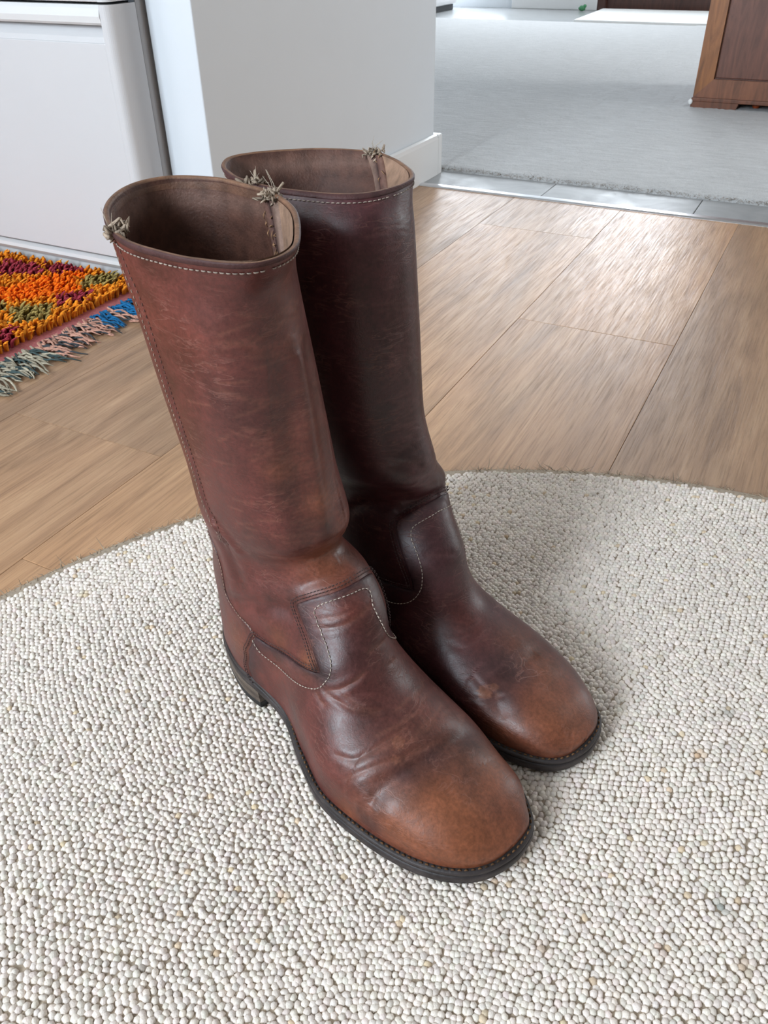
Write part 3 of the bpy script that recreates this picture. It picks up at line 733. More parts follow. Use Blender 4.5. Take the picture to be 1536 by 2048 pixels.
fr_o = link('frayed_edge', np_mesh('frayed_edge', Vf, [Fq, Ft], True, np.repeat(np.clip(fc, 0.05, 0.9), 7, 0)), M['thread'], rug)
fr_o['kind'] = 'stuff'

# ---------------------------------------------------------------- shaggy multicoloured rug by the refrigerator
shag = empty('shag_rug', (-1.25, 0.75, Z_FLOOR))
tag(shag, 'orange, magenta and olive shag rug with fringe by the refrigerator', 'rug')
SO = np.array([-1.25, 0.75, Z_FLOOR])
MB().box((-1.70 + 1.25, 0.36 - 0.75, 0), (-1.012 + 1.25, 1.028 - 0.75, 0.006), 0.002, (0.30, 0.08, 0.07)).build('backing', M['shag'], shag)
MB().box((-1.014 + 1.25, 0.36 - 0.75, 0), (-0.972 + 1.25, 1.020 - 0.75, 0.0045), 0.0015, (0.40, 0.13, 0.13)).build('woven_border', M['shag'], shag)
ORA, YEL, MAG, OLV = (1.0, 0.20, 0.006), (0.82, 0.29, 0.018), (0.36, 0.040, 0.062), (0.36, 0.27, 0.085)
lozenges = [(-1.125, 0.925, 0.062, 0.075, ORA), (-1.165, 0.865, 0.045, 0.05, ORA), (-1.24, 0.965, 0.07, 0.035, MAG), (-1.165, 1.00, 0.05, 0.025, MAG), (-1.066, 0.985, 0.034, 0.042, OLV),
            (-1.048, 0.902, 0.030, 0.036, MAG), (-1.060, 0.826, 0.040, 0.044, OLV), (-1.135, 0.80, 0.035, 0.04, OLV), (-1.04, 0.736, 0.030, 0.04, MAG), (-1.11, 0.72, 0.04, 0.05, ORA),
            (-1.20, 0.78, 0.04, 0.05, MAG), (-1.05, 0.64, 0.035, 0.045, OLV), (-1.13, 0.60, 0.04, 0.05, MAG), (-1.30, 0.86, 0.05, 0.05, OLV), (-1.27, 0.70, 0.05, 0.05, ORA), (-1.38, 0.98, 0.05, 0.05, YEL), (-1.45, 0.86, 0.06, 0.06, MAG)]
sp_ = 0.0072
gx, gy = np.meshgrid(np.arange(-1.60, -1.004, sp_), np.arange(0.42, 1.024, sp_))
q = np.stack([gx.ravel(), gy.ravel()], 1) + RNG.normal(0, 0.0016, (gx.size, 2))
ns = len(q)
colr = np.tile(np.array(YEL), (ns, 1))
for (lx_, ly_, ax, ay, cc) in lozenges[::-1]:
    ins = (np.abs(q[:, 0] - lx_) / ax + np.abs(q[:, 1] - ly_) / ay) < 1.05 + RNG.normal(0, 0.06, ns)
    colr[ins] = cc
colr = colr * (1 + RNG.normal(0, 0.14, (ns, 1)))
Lg = RNG.uniform(0.020, 0.030, ns)
lean = np.stack([0.55 + RNG.normal(0, 0.22, ns), RNG.normal(-0.25, 0.25, ns)], 1)
lean[q[:, 1] > 0.985, 1] = RNG.normal(-0.35, 0.15, (q[:, 1] > 0.985).sum())
sd = 5
stations = [(0.0, 0.95), (0.38, 1.10), (0.75, 1.0), (1.0, 0.55)]
Vs, Cs = [], []
ph = np.linspace(0, 2 * PI, sd, endpoint=False)
for f_, rr_ in stations:
    hz = Lg * (f_ - 0.22 * f_ * f_)
    cx = q[:, 0] + lean[:, 0] * Lg * f_ * f_ * 0.8
    cy = q[:, 1] + lean[:, 1] * Lg * f_ * f_ * 0.8
    rr = 0.0031 * rr_ * (1 + RNG.normal(0, 0.1, ns))
    Vs.append(np.stack([cx[:, None] + rr[:, None] * np.cos(ph), cy[:, None] + rr[:, None] * np.sin(ph), np.repeat((0.004 + hz)[:, None], sd, 1)], -1))
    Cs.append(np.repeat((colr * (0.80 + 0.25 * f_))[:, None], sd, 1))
Vs = np.stack(Vs, 1).reshape(ns, -1, 3) ; Cs = np.stack(Cs, 1).reshape(ns, -1, 3)
tip = Vs[:, -sd:].mean(1, keepdims=True) + np.array([0.0008, 0, 0.0010])
Vs = np.concatenate([Vs, tip], 1); Cs = np.concatenate([Cs, Cs[:, -1:]], 1)
nvs = Vs.shape[1]
k = np.arange(sd); k2 = (k + 1) % sd
tq = np.concatenate([np.stack([i * sd + k, i * sd + k2, (i + 1) * sd + k2, (i + 1) * sd + k], 1) for i in range(3)])
tt = np.stack([3 * sd + k, 3 * sd + k2, np.full(sd, 4 * sd)], 1)
bi = (np.arange(ns) * nvs)[:, None, None]
Vw = Vs.reshape(-1, 3) - np.array([SO[0], SO[1], 0])
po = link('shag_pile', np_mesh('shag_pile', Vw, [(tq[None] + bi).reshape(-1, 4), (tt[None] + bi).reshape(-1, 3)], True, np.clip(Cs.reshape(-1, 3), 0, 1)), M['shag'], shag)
po['kind'] = 'stuff'
# fringe: one tassel of twisted strands after another along the border
BLU, PNK, GRY, DRK = (0.010, 0.13, 0.30), (0.50, 0.27, 0.20), (0.36, 0.32, 0.24), (0.05, 0.055, 0.06)
yy = 0.40
while yy < 1.008:
    mb = MB()
    length = random.uniform(0.055, 0.085)
    sway = random.uniform(-0.25, 0.25)
    for st in range(7):
        if yy > 0.905 or (0.868 < yy < 0.885): base_c = BLU
        elif yy > 0.745: base_c = PNK if random.random() < 0.72 else DRK
        else: base_c = GRY if random.random() < 0.70 else (0.05, 0.075, 0.075)
        pp = []
        oy = random.uniform(-0.008, 0.008); oz = 0.003 + random.uniform(0, 0.004)
        phs = random.uniform(0, 6.28); ll = length * random.uniform(0.7, 1.1)
        for i in range(9):
            f_ = i / 8
            pp.append((-0.974 + ll * f_, yy + oy + sway * ll * f_ * f_ + 0.003 * math.sin(phs + 9 * f_), max(0.0024, oz * (1 - f_) + 0.0035 + 0.0028 * math.sin(phs + 12 * f_))))
        pr = np.array(pp) - np.array([SO[0], SO[1], 0])
        mb.tube(pr, 0.72 * np.array([0.0022, 0.0024, 0.0022, 0.0024, 0.0021, 0.0023, 0.0020, 0.0018, 0.0009]), 5, np.array(base_c) * random.uniform(0.75, 1.25))
    mb.build('tassel', M['shag'], shag, True)
    yy += random.uniform(0.0115, 0.0155)
# ---------------------------------------------------------------- boots
LEA = dict(base=np.array([0.096, 0.0235, 0.0185]), t=np.array([0.205, 0.066, 0.027]), d=np.array([0.034, 0.0125, 0.0135]), r=np.array([0.130, 0.030, 0.019]), l=np.array([0.30, 0.115, 0.06]))
THREAD_W, THREAD_D, THREAD_R = (0.50, 0.43, 0.36), (0.045, 0.028, 0.026), (0.17, 0.085, 0.035)

def loft(ST, OL, v, nj):
    idx = np.arange(len(ST))
    Fx, Fz, Bx, Bz, W, yF, yB, g, e = [pchip(idx, ST[:, i], v)[:, None] for i in range(9)]
    th = np.linspace(0, 2 * PI, 2 * nj, endpoint=False)[None, :]
    side = np.where(th < PI, -1.0, 1.0)
    tf = np.where(th <= PI, th, 2 * PI - th)
    t = (1 - np.cos(tf)) / 2
    x = Fx + (Bx - Fx) * t; z = Fz + (Bz - Fz) * t
    yc = yF + (yB - yF) * t
    sn = np.clip(np.sin(tf), 0, 1)
    ws = W * sn ** np.where(tf < PI / 2, e, 0.85)
    xc = np.clip(x, 0, OL[-1, 0])
    po = pchip(OL[:, 0], OL[:, 1], xc); pi_ = pchip(OL[:, 0], OL[:, 2], xc)
    top = np.where(tf < PI / 2, sn ** e, 1.0)
    y = (1 - g) * (yc + side * ws) + g * ((pi_ - po) / 2 + side * (po + pi_) / 2 * top)
    return np.stack([x + 0 * y, y, z + 0 * y], -1)

def outline(OL, ext_fn, n=150):
    x = (1 - np.cos(np.linspace(0, PI, n))) / 2 * OL[-1, 0]
    o = -pchip(OL[:, 0], OL[:, 1], x); i = pchip(OL[:, 0], OL[:, 2], x)
    Pp = np.concatenate([np.stack([x, o], 1), np.stack([x, i], 1)[::-1][:-1]])
    keep = np.r_[True, np.linalg.norm(np.diff(Pp, axis=0), axis=1) > 2e-4]
    Pp = Pp[keep]
    # even spacing and a little smoothing so the edge reads as one sweep
    seg = np.r_[0, np.cumsum(np.linalg.norm(np.diff(np.r_[Pp, Pp[:1]], axis=0), axis=1))]
    s = np.linspace(0, seg[-1], 300, endpoint=False)
    Q = np.stack([np.interp(s, seg, np.r_[Pp[:, k], Pp[:1, k]]) for k in (0, 1)], 1)
    for _ in range(6):
        Q = (np.roll(Q, 1, 0) + 2 * Q + np.roll(Q, -1, 0)) / 4
    T = np.roll(Q, -1, 0) - np.roll(Q, 1, 0); T /= np.linalg.norm(T, axis=1)[:, None]
    N = np.stack([T[:, 1], -T[:, 0]], 1)
    return Q, N, ext_fn(Q[:, 0])

def poly_sdf(px, py, poly):
    """signed distance (positive inside) of points to a closed polygon"""
    A = np.asarray(poly); B = np.roll(A, -1, 0)
    dmin = np.full(px.shape, 1e9); inside = np.zeros(px.shape, bool)
    for (ax, ay), (bx, by) in zip(A, B):
        ex, ey = bx - ax, by - ay
        t = np.clip(((px - ax) * ex + (py - ay) * ey) / (ex * ex + ey * ey + 1e-18), 0, 1)
        dmin = np.minimum(dmin, (px - ax - t * ex) ** 2 + (py - ay - t * ey) ** 2)
        cond = ((ay > py) != (by > py))
        inside ^= cond & (px < (bx - ax) * (py - ay) / (by - ay + 1e-18) + ax)
    d = np.sqrt(dmin)
    return np.where(inside, d, -d)

def chaikin(p, it=2):
    p = np.asarray(p, float)
    for _ in range(it):
        q = np.empty((2 * len(p) - 2, p.shape[1]))
        q[0::2] = 0.75 * p[:-1] + 0.25 * p[1:]
        q[1::2] = 0.25 * p[:-1] + 0.75 * p[1:]
        p = np.concatenate([p[:1], q, p[-1:]])
    return p

def clip_tris(V, T, d, attrs):
    """part of a triangle mesh where d > 0, cut exactly along d = 0"""
    s = d > 0
    cnt = s[T].sum(1)
    keep = [T[cnt == 3]]
    newV, newA = [], [[] for _ in attrs]
    base = len(V)
    out = []
    for want in (1, 2):
        M_ = T[cnt == want]
        if not len(M_): continue
        lone = s[M_] if want == 1 else ~s[M_]
        r = np.argmax(lone, 1)
        a = M_[np.arange(len(M_)), r]; b = M_[np.arange(len(M_)), (r + 1) % 3]; c = M_[np.arange(len(M_)), (r + 2) % 3]
        def cut(p, q_):
            t = d[p] / (d[p] - d[q_])
            return V[p] + (V[q_] - V[p]) * t[:, None], [A[p] + (A[q_] - A[p]) * (t[:, None] if A.ndim > 1 else t) for A in attrs]
        v1, a1 = cut(a, b); v2, a2 = cut(a, c)
        i1 = base + sum(len(x) for x in newV) + np.arange(len(a)); newV.append(v1)
        i2 = base + sum(len(x) for x in newV) + np.arange(len(a)); newV.append(v2)
        for k in range(len(attrs)):
            newA[k] += [a1[k], a2[k]]
        if want == 1:
            out.append(np.stack([a, i1, i2], 1))
        else:
            out += [np.stack([i1, b, c], 1), np.stack([i1, c, i2], 1)]
    Vn = np.concatenate([V] + newV)
    An = [np.concatenate([A] + x) for A, x in zip(attrs, newA)]
    Tn = np.concatenate(keep + out)
    # weld the doubled cut points
    if newV:
        cutp = np.concatenate(newV)
        key = np.round(cutp * 2e6).astype(np.int64)
        _, first, invx = np.unique(key, axis=0, return_index=True, return_inverse=True)
        remap = np.arange(len(Vn)); remap[base:] = base + first[invx.ravel()]
        Tn = remap[Tn]
    Tn = Tn[(Tn[:, 0] != Tn[:, 1]) & (Tn[:, 1] != Tn[:, 2]) & (Tn[:, 0] != Tn[:, 2])]
    used = np.unique(Tn)
    mp = np.full(len(Vn), -1); mp[used] = np.arange(len(used))
    return Vn[used], mp[Tn], [A[used] for A in An]

def skirt(V, T, N, depth):
    """walls dropped along -N from the open border of a patch"""
    E = np.concatenate([T[:, [0, 1]], T[:, [1, 2]], T[:, [2, 0]]])
    key = np.sort(E, 1)
    u, inv, cnt = np.unique(key, axis=0, return_inverse=True, return_counts=True)
    Bd = E[cnt[inv.ravel()] == 1]
    vs = np.unique(Bd)
    mp = np.full(len(V), -1); mp[vs] = len(V) + np.arange(len(vs))
    V2 = V[vs] - N[vs] * depth
    return np.concatenate([V, V2]), np.stack([Bd[:, 1], Bd[:, 0], mp[Bd[:, 0]], mp[Bd[:, 1]]], 1), vs

def build_boot(D, label):
    ST, OL, mir = np.array(D['ST']), np.array(D['OL']), D['mir']
    root = empty('riding_boot', (D['O'][0], D['O'][1], 0.0), math.radians(D['yaw']))
    tag(root, label, 'boot', 'pair of tall brown leather boots')
    FL = (lambda F: F) if mir > 0 else (lambda F: F[:, ::-1])
    def fl(V):
        V = np.array(V, float); V[:, 1] *= mir; return V
    ST[11:, 3] = [0.0155, 0.0115, 0.0110, 0.0115, 0.0125, 0.0135][: len(ST) - 11]
    ST[-1, 1] = max(ST[-1, 1], 0.0150)
    # ---- ring positions, evenly spaced along the boot
    vv = np.linspace(0, 16, 3000)
    idx = np.arange(17)
    F = np.stack([pchip(idx, ST[:, 0], vv), pchip(idx, ST[:, 1], vv)], 1); B = np.stack([pchip(idx, ST[:, 2], vv), pchip(idx, ST[:, 3], vv)], 1)
    ds = 0.5 * np.linalg.norm(np.diff(F, axis=0), axis=1) + 0.5 * np.linalg.norm(np.diff(B, axis=0), axis=1)
    s = np.r_[0, np.cumsum(ds)]
    NK, NJ = 400, 150
    v = np.interp(np.linspace(0, s[-1], NK), s, vv)
    G = loft(ST, OL, v, NJ)
    NT_ = 2 * NJ
    th = np.linspace(0, 2 * PI, NT_, endpoint=False)
    ths = np.where(th > PI, th - 2 * PI, th)
    # measured outline of the top edge, fading out down the shaft
    tab = np.array(D['rim']); ta = np.linspace(0, 2 * PI, len(tab), endpoint=False)
    dr = np.interp(th, np.r_[ta, 2 * PI], np.r_[tab, tab[:1]])
    for _ in range(8): dr = (np.roll(dr, 1) + 2 * dr + np.roll(dr, -1)) / 4
    cen = G[..., :2].mean(1, keepdims=True)
    dirn = G[..., :2] - cen; dirn /= np.linalg.norm(dirn, axis=-1, keepdims=True) + 1e-9
    G[..., :2] += dirn * (dr[None, :] * np.exp(-(v[:, None] / 1.3) ** 2))[..., None]
    # light smoothing round the folds
    def normals(G):
        a = np.roll(G, -1, 1) - np.roll(G, 1, 1); b = np.gradient(G, axis=0)
        N = np.cross(b, a); N /= np.linalg.norm(N, axis=-1, keepdims=True) + 1e-12
        return N
    N = normals(G)
    cen3 = G.mean(1, keepdims=True)
    if ((G - cen3) * N).sum(-1).mean() < 0: N = -N
    disp = np.zeros(G.shape[:2])
    # broad swells and dents
    for p, h, w in D['bumps']:
        r2 = ((G - np.array(p) / 1000.0) ** 2).sum(-1)
        disp += h / 1000 * np.exp(-r2 / (w / 1000) ** 2)
    crease_m = np.zeros(G.shape[:2])
    def crease(pl, depth, width):
        nonlocal disp, crease_m
        pl = chaikin(np.array(pl) / 1000.0, 2) if len(pl) > 2 else np.array(pl) / 1000.0
        lo, hi = pl.min(0) - 0.02, pl.max(0) + 0.02
        msk = ((G > lo) & (G < hi)).all(-1)
        if not msk.any(): return
        Q = G[msk]; best = np.full(len(Q), 1e9); tt_ = np.zeros(len(Q))
        for i in range(len(pl) - 1):
            e = pl[i + 1] - pl[i]; t = np.clip(((Q - pl[i]) @ e) / (e @ e + 1e-12), 0, 1)
            dd = np.linalg.norm(Q - pl[i] - t[:, None] * e, axis=1)
            b = dd < best; best[b] = dd[b]; tt_[b] = (i + t[b]) / (len(pl) - 1)
        w = width / 1000
        fade = np.clip(np.minimum(tt_, 1 - tt_) * 5 + 0.35, 0, 1)
        prof = -np.exp(-(best / w) ** 2) + 0.55 * np.exp(-((best - 2.0 * w) / (1.2 * w)) ** 2)
        disp[msk] += depth / 1000 * prof * fade * (0.45 if width < 4 else 1.0)
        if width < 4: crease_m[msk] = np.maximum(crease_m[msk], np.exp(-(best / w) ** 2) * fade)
    for pl, dp, w in D['creases']:
        crease(pl, dp, w)
    # many short wrinkles across the front ridge and the ankle
    rr = np.random.default_rng(D['seed'])
    for i in range(150):
        v0 = rr.choice([rr.uniform(1.0, 4.3), rr.uniform(2.2, 4.6)]); t0 = rr.normal(0.02, 0.22) if i < 105 else rr.uniform(-1.2, 1.2)
        k0 = int(np.argmin(abs(v - v0))); half = rr.uniform(0.07, 0.24)
        tl = np.linspace(t0 - half, t0 + half, 5); sl_ = int(rr.integers(-1, 2))
        pl = [G[min(NK - 1, max(0, k0 + sl_ * int(round(2 * (a_ - t0) / half)))), int(round((a_ % (2 * PI)) / (2 * PI) * NT_)) % NT_] * 1000 for a_ in tl]
        crease(pl, rr.uniform(0.10, 0.26), rr.uniform(0.8, 1.2))
    # flex wrinkles over the toes and across the instep
    for i in range(14):
        v0 = rr.uniform(10.2, 12.2); t0 = rr.uniform(-0.9, 0.9); half = rr.uniform(0.1, 0.3)
        k0 = int(np.argmin(abs(v - v0)))
        pl = [G[min(NK - 1, k0 + int(rr.normal(0, 1.5))), int(round((a_ % (2 * PI)) / (2 * PI) * NT_)) % NT_] * 1000 for a_ in np.linspace(t0 - half, t0 + half, 4)]
        crease(pl, rr.uniform(0.08, 0.2), rr.uniform(1.2, 2.0))
    # raised side seams of the shaft
    seam_t = pchip([0, 0.5, 1, 2, 3, 3.5, 4.2, 5.2], [1.62, 1.52, 1.44, 1.52, 1.64, 1.70, 1.60, 1.60], v)
    for sg in (1, -1):
        dth = (ths[None, :] - sg * seam_t[:, None]) * 0.048
        fade = (np.clip((5.0 - v) / 0.6, 0, 1))[:, None]
        disp += fade * (0.0009 * np.exp(-((dth - 0.0022) / 0.0017) ** 2) - 0.0009 * np.exp(-(dth / 0.0010) ** 2))
    low = np.interp(v, [0, 0.06], [0, 1])[:, None]
    Gd = G + N * (disp * low)[..., None]
    Nd = normals(Gd)
    if (Nd * N).sum(-1).mean() < 0: Nd = -Nd
    Gd[-1] = Gd[-2].mean(0) + np.array([0.0006, 0, 0]); Nd[-1] = Nd[-2]
    # ---- parameter-space distance fields for the sewn-on pieces
    AV, BT = 0.024, 0.038
    pv = (np.repeat(v[:, None], NT_, 1) * AV); pt = np.repeat(ths[None, :], NK, 0) * BT
    def pspace(p): return np.array(p) * np.array([AV, BT])
    edge_o = chaikin(D['edge_outer'], 2); edge_i = chaikin(D['edge_inner'], 2)
    vamp_poly = np.concatenate([edge_i[::-1], edge_o, [(10.6, 3.2), (17.5, 3.2), (17.5, -3.2), (10.6, -3.2)]])
    d_v = poly_sdf(pv.ravel(), pt.ravel(), pspace(vamp_poly))
    co = chaikin(D['counter'], 2)
    cm_ = co.copy(); cm_[:, 1] *= -1
    c1 = np.concatenate([co, [(10.9, 3.3), (3.9, 3.3)]]); c2 = np.concatenate([cm_, [(10.9, -3.3), (3.9, -3.3)]])
    d_c = np.maximum(poly_sdf(pv.ravel(), pt.ravel(), pspace(c1)), poly_sdf(pv.ravel(), pt.ravel(), pspace(c2)))
    # ---- colour of the leather: base tone, wear and scuffs
    Cc = np.tile(LEA['base'] * np.array(D.get('base_mul', (1, 1, 1))), (NK, NT_, 1))  # base colour scaled per boot; the rear one is darker and more purple
    for kind, p, r, st in D['wear']:
        w = st * np.exp(-((G - np.array(p) / 1000) ** 2).sum(-1) / (r / 1000) ** 2)
        if kind == 'l': w = np.where(w > 0.38 * st + 0.15 * st * np.sin(G[..., 0] * 2600) * np.cos(G[..., 1] * 2100), st, 0) * 0.85
        Cc = Cc * (1 - w[..., None]) + LEA[kind] * w[..., None]
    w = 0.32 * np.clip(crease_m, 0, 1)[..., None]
    Cc = Cc * (1 - w) + np.array([0.20, 0.075, 0.048]) * np.array(D.get('base_mul', (1, 1, 1))) * w
    T0 = []
    kk, jj = np.meshgrid(np.arange(NK - 1), np.arange(NT_), indexing='ij'); kk = kk.ravel(); jj = jj.ravel(); j2 = (jj + 1) % NT_
    a, b, c_, e_ = kk * NT_ + jj, kk * NT_ + j2, (kk + 1) * NT_ + j2, (kk + 1) * NT_ + jj
    T0 = np.concatenate([np.stack([a, c_, b], 1), np.stack([a, e_, c_], 1)])
    V0 = Gd.reshape(-1, 3); N0 = Nd.reshape(-1, 3); C0 = Cc.reshape(-1, 3)
    tn = np.cross(V0[T0[:2000, 1]] - V0[T0[:2000, 0]], V0[T0[:2000, 2]] - V0[T0[:2000, 0]])
    if (tn * N0[T0[:2000, 0]]).sum() < 0: T0 = T0[:, ::-1]
    # shaft: everything not covered by vamp or counter (running a little way under them)
    dsh = np.minimum(-d_v + 0.005, -d_c + 0.004)
    Vs_, Ts_, (Cs_,) = clip_tris(V0, T0, dsh, [C0])
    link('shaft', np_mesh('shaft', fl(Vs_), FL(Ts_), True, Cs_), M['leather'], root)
    # vamp with its tongue tab
    def patch(name, d, lift, edge_dark, extra=None):
        dd = d if extra is None else np.minimum(d, extra)
        Vp, Tp, (Cp, Np, Dp) = clip_tris(V0, T0, dd, [C0, N0, dd])
        Np = Np / (np.linalg.norm(Np, axis=1)[:, None] + 1e-9)
        roll = np.clip(Dp / 0.0012, 0, 1)
        Vp = Vp + Np * (lift * (0.62 + 0.38 * np.sqrt(roll)))[:, None]
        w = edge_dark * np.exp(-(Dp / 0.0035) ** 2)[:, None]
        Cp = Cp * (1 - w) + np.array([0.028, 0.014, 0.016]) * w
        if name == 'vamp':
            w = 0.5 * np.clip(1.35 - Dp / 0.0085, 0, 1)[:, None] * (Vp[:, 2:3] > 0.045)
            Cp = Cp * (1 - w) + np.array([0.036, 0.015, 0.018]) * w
        V2, Q, vs_ = skirt(Vp, Tp, Np, lift * 0.9)
        C2 = np.concatenate([Cp, np.tile(np.array([0.020, 0.012, 0.012]), (len(vs_), 1))])
        return link(name, np_mesh(name, fl(V2), [FL(Tp), FL(Q)], True, C2), M['leather'], root)
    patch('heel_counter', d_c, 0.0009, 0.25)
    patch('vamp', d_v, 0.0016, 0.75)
    # ---- surface look-up for stitches
    def S(vq, tq, lift):
        ki = np.interp(vq, v, np.arange(NK)); ji = (np.asarray(tq) % (2 * PI)) / (2 * PI) * NT_
        k0 = np.clip(ki.astype(int), 0, NK - 2); fk = (ki - k0)[:, None]
        j0 = ji.astype(int) % NT_; j1 = (j0 + 1) % NT_; fj = (ji - ji.astype(int))[:, None]
        def lerp(A): return (A[k0, j0] * (1 - fk) + A[k0 + 1, j0] * fk) * (1 - fj) + (A[k0, j1] * (1 - fk) + A[k0 + 1, j1] * fk) * fj
        n = lerp(Nd); n /= np.linalg.norm(n, axis=1)[:, None]
        return lerp(Gd) + n * lift, n
    def stitches(path, lift, color, pitch, length, rad, name='stitching', shift=0.0):
        path = np.asarray(path, float)
        t = np.linspace(0, 1, 1400)
        dense = np.stack([np.interp(t * (len(path) - 1), np.arange(len(path)), path[:, k]) for k in (0, 1)], 1)
        Pp, Nn = S(dense[:, 0], dense[:, 1], lift)
        if shift:
            Tg = np.gradient(Pp, axis=0); Tg /= np.linalg.norm(Tg, axis=1)[:, None] + 1e-12
            Pp = Pp + np.cross(Nn, Tg) * shift
        ss = np.r_[0, np.cumsum(np.linalg.norm(np.diff(Pp, axis=0), axis=1))]
        mb = MB()
        for s0 in np.arange(pitch * 0.7, ss[-1] - pitch * 0.5, pitch):
            f_ = np.array([-0.5, -0.25, 0.25, 0.5]) * length * rr.uniform(0.85, 1.1) + s0
            q_ = np.stack([np.interp(f_, ss, Pp[:, k]) for k in range(3)], 1)
            nn = np.stack([np.interp(f_, ss, Nn[:, k]) for k in range(3)], 1)
            q_ = q_ + nn * (np.array([-0.7, 0.15, 0.15, -0.7]) * rad)[:, None]
            mb.tube(fl(q_), np.array([0.6, 1, 1, 0.6]) * rad, 5, np.array(color) * rr.uniform(0.7, 1.1))
        if mb.n:
            o = mb.build(name, M['thread'], root, True); o['kind'] = 'stuff'
    st_o, st_i = chaikin(D['stitch_outer'], 2), chaikin(D['stitch_inner'], 2)
    stitches(np.concatenate([st_i[::-1], st_o]), 0.0021, THREAD_W, 0.0031, 0.0022, 0.00036)
    off = lambda e, k: e
    for e, sg in ((edge_o, 1), (edge_i, -1)):
        stitches(e, 0.0020, THREAD_D, 0.0026, 0.0018, 0.00036, 'stitching', -0.0022 * sg)
        stitches(e, 0.0020, (0.075, 0.05, 0.048), 0.0026, 0.0018, 0.00036, 'stitching', -0.0044 * sg)
    for sg in (1, -1):
        cpath = co.copy(); cpath[:, 1] *= sg
        stitches(cpath[: int(len(cpath) * 0.62)], 0.0010, (0.34, 0.24, 0.18), 0.0030, 0.0021, 0.00034, 'stitching', 0.0014 * sg)
        vs_t = np.linspace(0.10, 4.5, 60)
        stitches(np.stack([vs_t, sg * (np.interp(vs_t, v, seam_t) + 0.105)], 1), 0.0003, (0.36, 0.27, 0.21), 0.0036, 0.0022, 0.00036)
        stitches(np.stack([vs_t, sg * (np.interp(vs_t, v, seam_t) - 0.04)], 1), 0.0003, (0.16, 0.09, 0.07), 0.0036, 0.0020, 0.00030)
    tt_ = np.linspace(0.0005, 2 * PI - 0.0005, 700)
    arc = np.cumsum(np.linalg.norm(np.diff(Gd[:60], axis=0), axis=-1), axis=0)
    vrim = np.array([np.interp(0.0062, np.r_[0, arc[:, j_]], v[:60]) for j_ in range(NT_)])
    stitches(np.stack([np.interp(tt_, np.r_[th, 2 * PI], np.r_[vrim, vrim[:1]]), tt_], 1), 0.0005, (0.36, 0.30, 0.25), 0.0034, 0.0025, 0.00038)
    # ---- rim binding
    r0 = Gd[0]; n0 = N[2].copy(); n0[:, 2] = 0; n0 /= np.linalg.norm(n0, axis=1)[:, None]
    dn = Gd[6] - Gd[0]; dn /= np.linalg.norm(dn, axis=1)[:, None]
    prof = [(0.0002, 0.0034, 0), (0.0008, 0.0026, 0), (0.0009, 0.0006, 0), (0.0003, -0.0003, 0), (-0.0004, -0.0005, 1), (-0.0018, -0.0005, 1), (-0.0029, 0.0001, 1), (-0.0033, 0.0012, 2), (-0.0036, 0.0070, 2)]
    Vr = np.concatenate([r0 + n0 * a_ * (0.78 if a_ < 0 else 1.0) + dn * b_ for a_, b_, _ in prof])
    cols = [np.array([0.062, 0.026, 0.025]), np.array([0.20, 0.105, 0.062]), np.array([0.12, 0.058, 0.036])]
    wob = (0.9 + 0.15 * np.sin(th * 5 + 1) * np.sin(th * 13))[:, None]
    Cr = np.concatenate([np.tile(cols[k_], (NT_, 1)) * (wob if k_ else 1) for *_, k_ in prof])
    jj = np.arange(NT_); j2 = (jj + 1) % NT_
    Fr = np.concatenate([np.stack([i * NT_ + jj, i * NT_ + j2, (i + 1) * NT_ + j2, (i + 1) * NT_ + jj], 1) for i in range(len(prof) - 1)])
    link('rim_binding', np_mesh('rim_binding', fl(Vr), FL(Fr), True, np.clip(Cr, 0, 1)), M['lining'], root)
    # ---- lining, front half and back half
    kl = int(np.argmin(abs(v - 5.6))); step = 3
    ks = np.arange(1, kl, step)
    Gi = Gd[ks] - N[ks] * 0.0026
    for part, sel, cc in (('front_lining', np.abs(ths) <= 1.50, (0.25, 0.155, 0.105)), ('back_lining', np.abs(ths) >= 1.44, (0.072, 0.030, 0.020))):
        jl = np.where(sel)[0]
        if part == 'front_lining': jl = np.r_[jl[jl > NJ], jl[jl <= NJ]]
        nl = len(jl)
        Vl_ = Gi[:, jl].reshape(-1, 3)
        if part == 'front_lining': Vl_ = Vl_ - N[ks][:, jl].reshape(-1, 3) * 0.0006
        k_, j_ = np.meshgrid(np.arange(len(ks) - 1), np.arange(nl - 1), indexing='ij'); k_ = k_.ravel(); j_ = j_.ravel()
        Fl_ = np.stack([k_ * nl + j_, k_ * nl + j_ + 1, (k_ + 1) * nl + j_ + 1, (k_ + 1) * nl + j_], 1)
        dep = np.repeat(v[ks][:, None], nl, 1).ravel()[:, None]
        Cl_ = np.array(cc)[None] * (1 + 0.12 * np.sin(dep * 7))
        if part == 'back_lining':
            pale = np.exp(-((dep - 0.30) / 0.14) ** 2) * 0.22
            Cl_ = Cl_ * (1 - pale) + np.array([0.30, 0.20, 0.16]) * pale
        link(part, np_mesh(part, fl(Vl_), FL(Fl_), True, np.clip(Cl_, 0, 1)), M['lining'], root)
    # ---- seam tapes inside and frayed thread ends on top of both side seams
    for sg in (1, -1):
        kt = np.arange(2, kl - 10, 4)
        t0 = sg * seam_t[kt]
        strip = []
        for o_, h_ in ((-0.13, 0.0030), (-0.11, 0.0048), (-0.02, 0.0050), (0.0, 0.0038), (0.02, 0.0050), (0.10, 0.0048), (0.12, 0.0030)):
            Pp, Nn = S(v[kt], t0 + o_, 0.0)
            nn = N[kt, ((t0 + o_) % (2 * PI) / (2 * PI) * NT_).astype(int) % NT_]
            strip.append(Pp - nn * h_)
        strip = np.stack(strip, 1); ns_ = strip.shape[1]
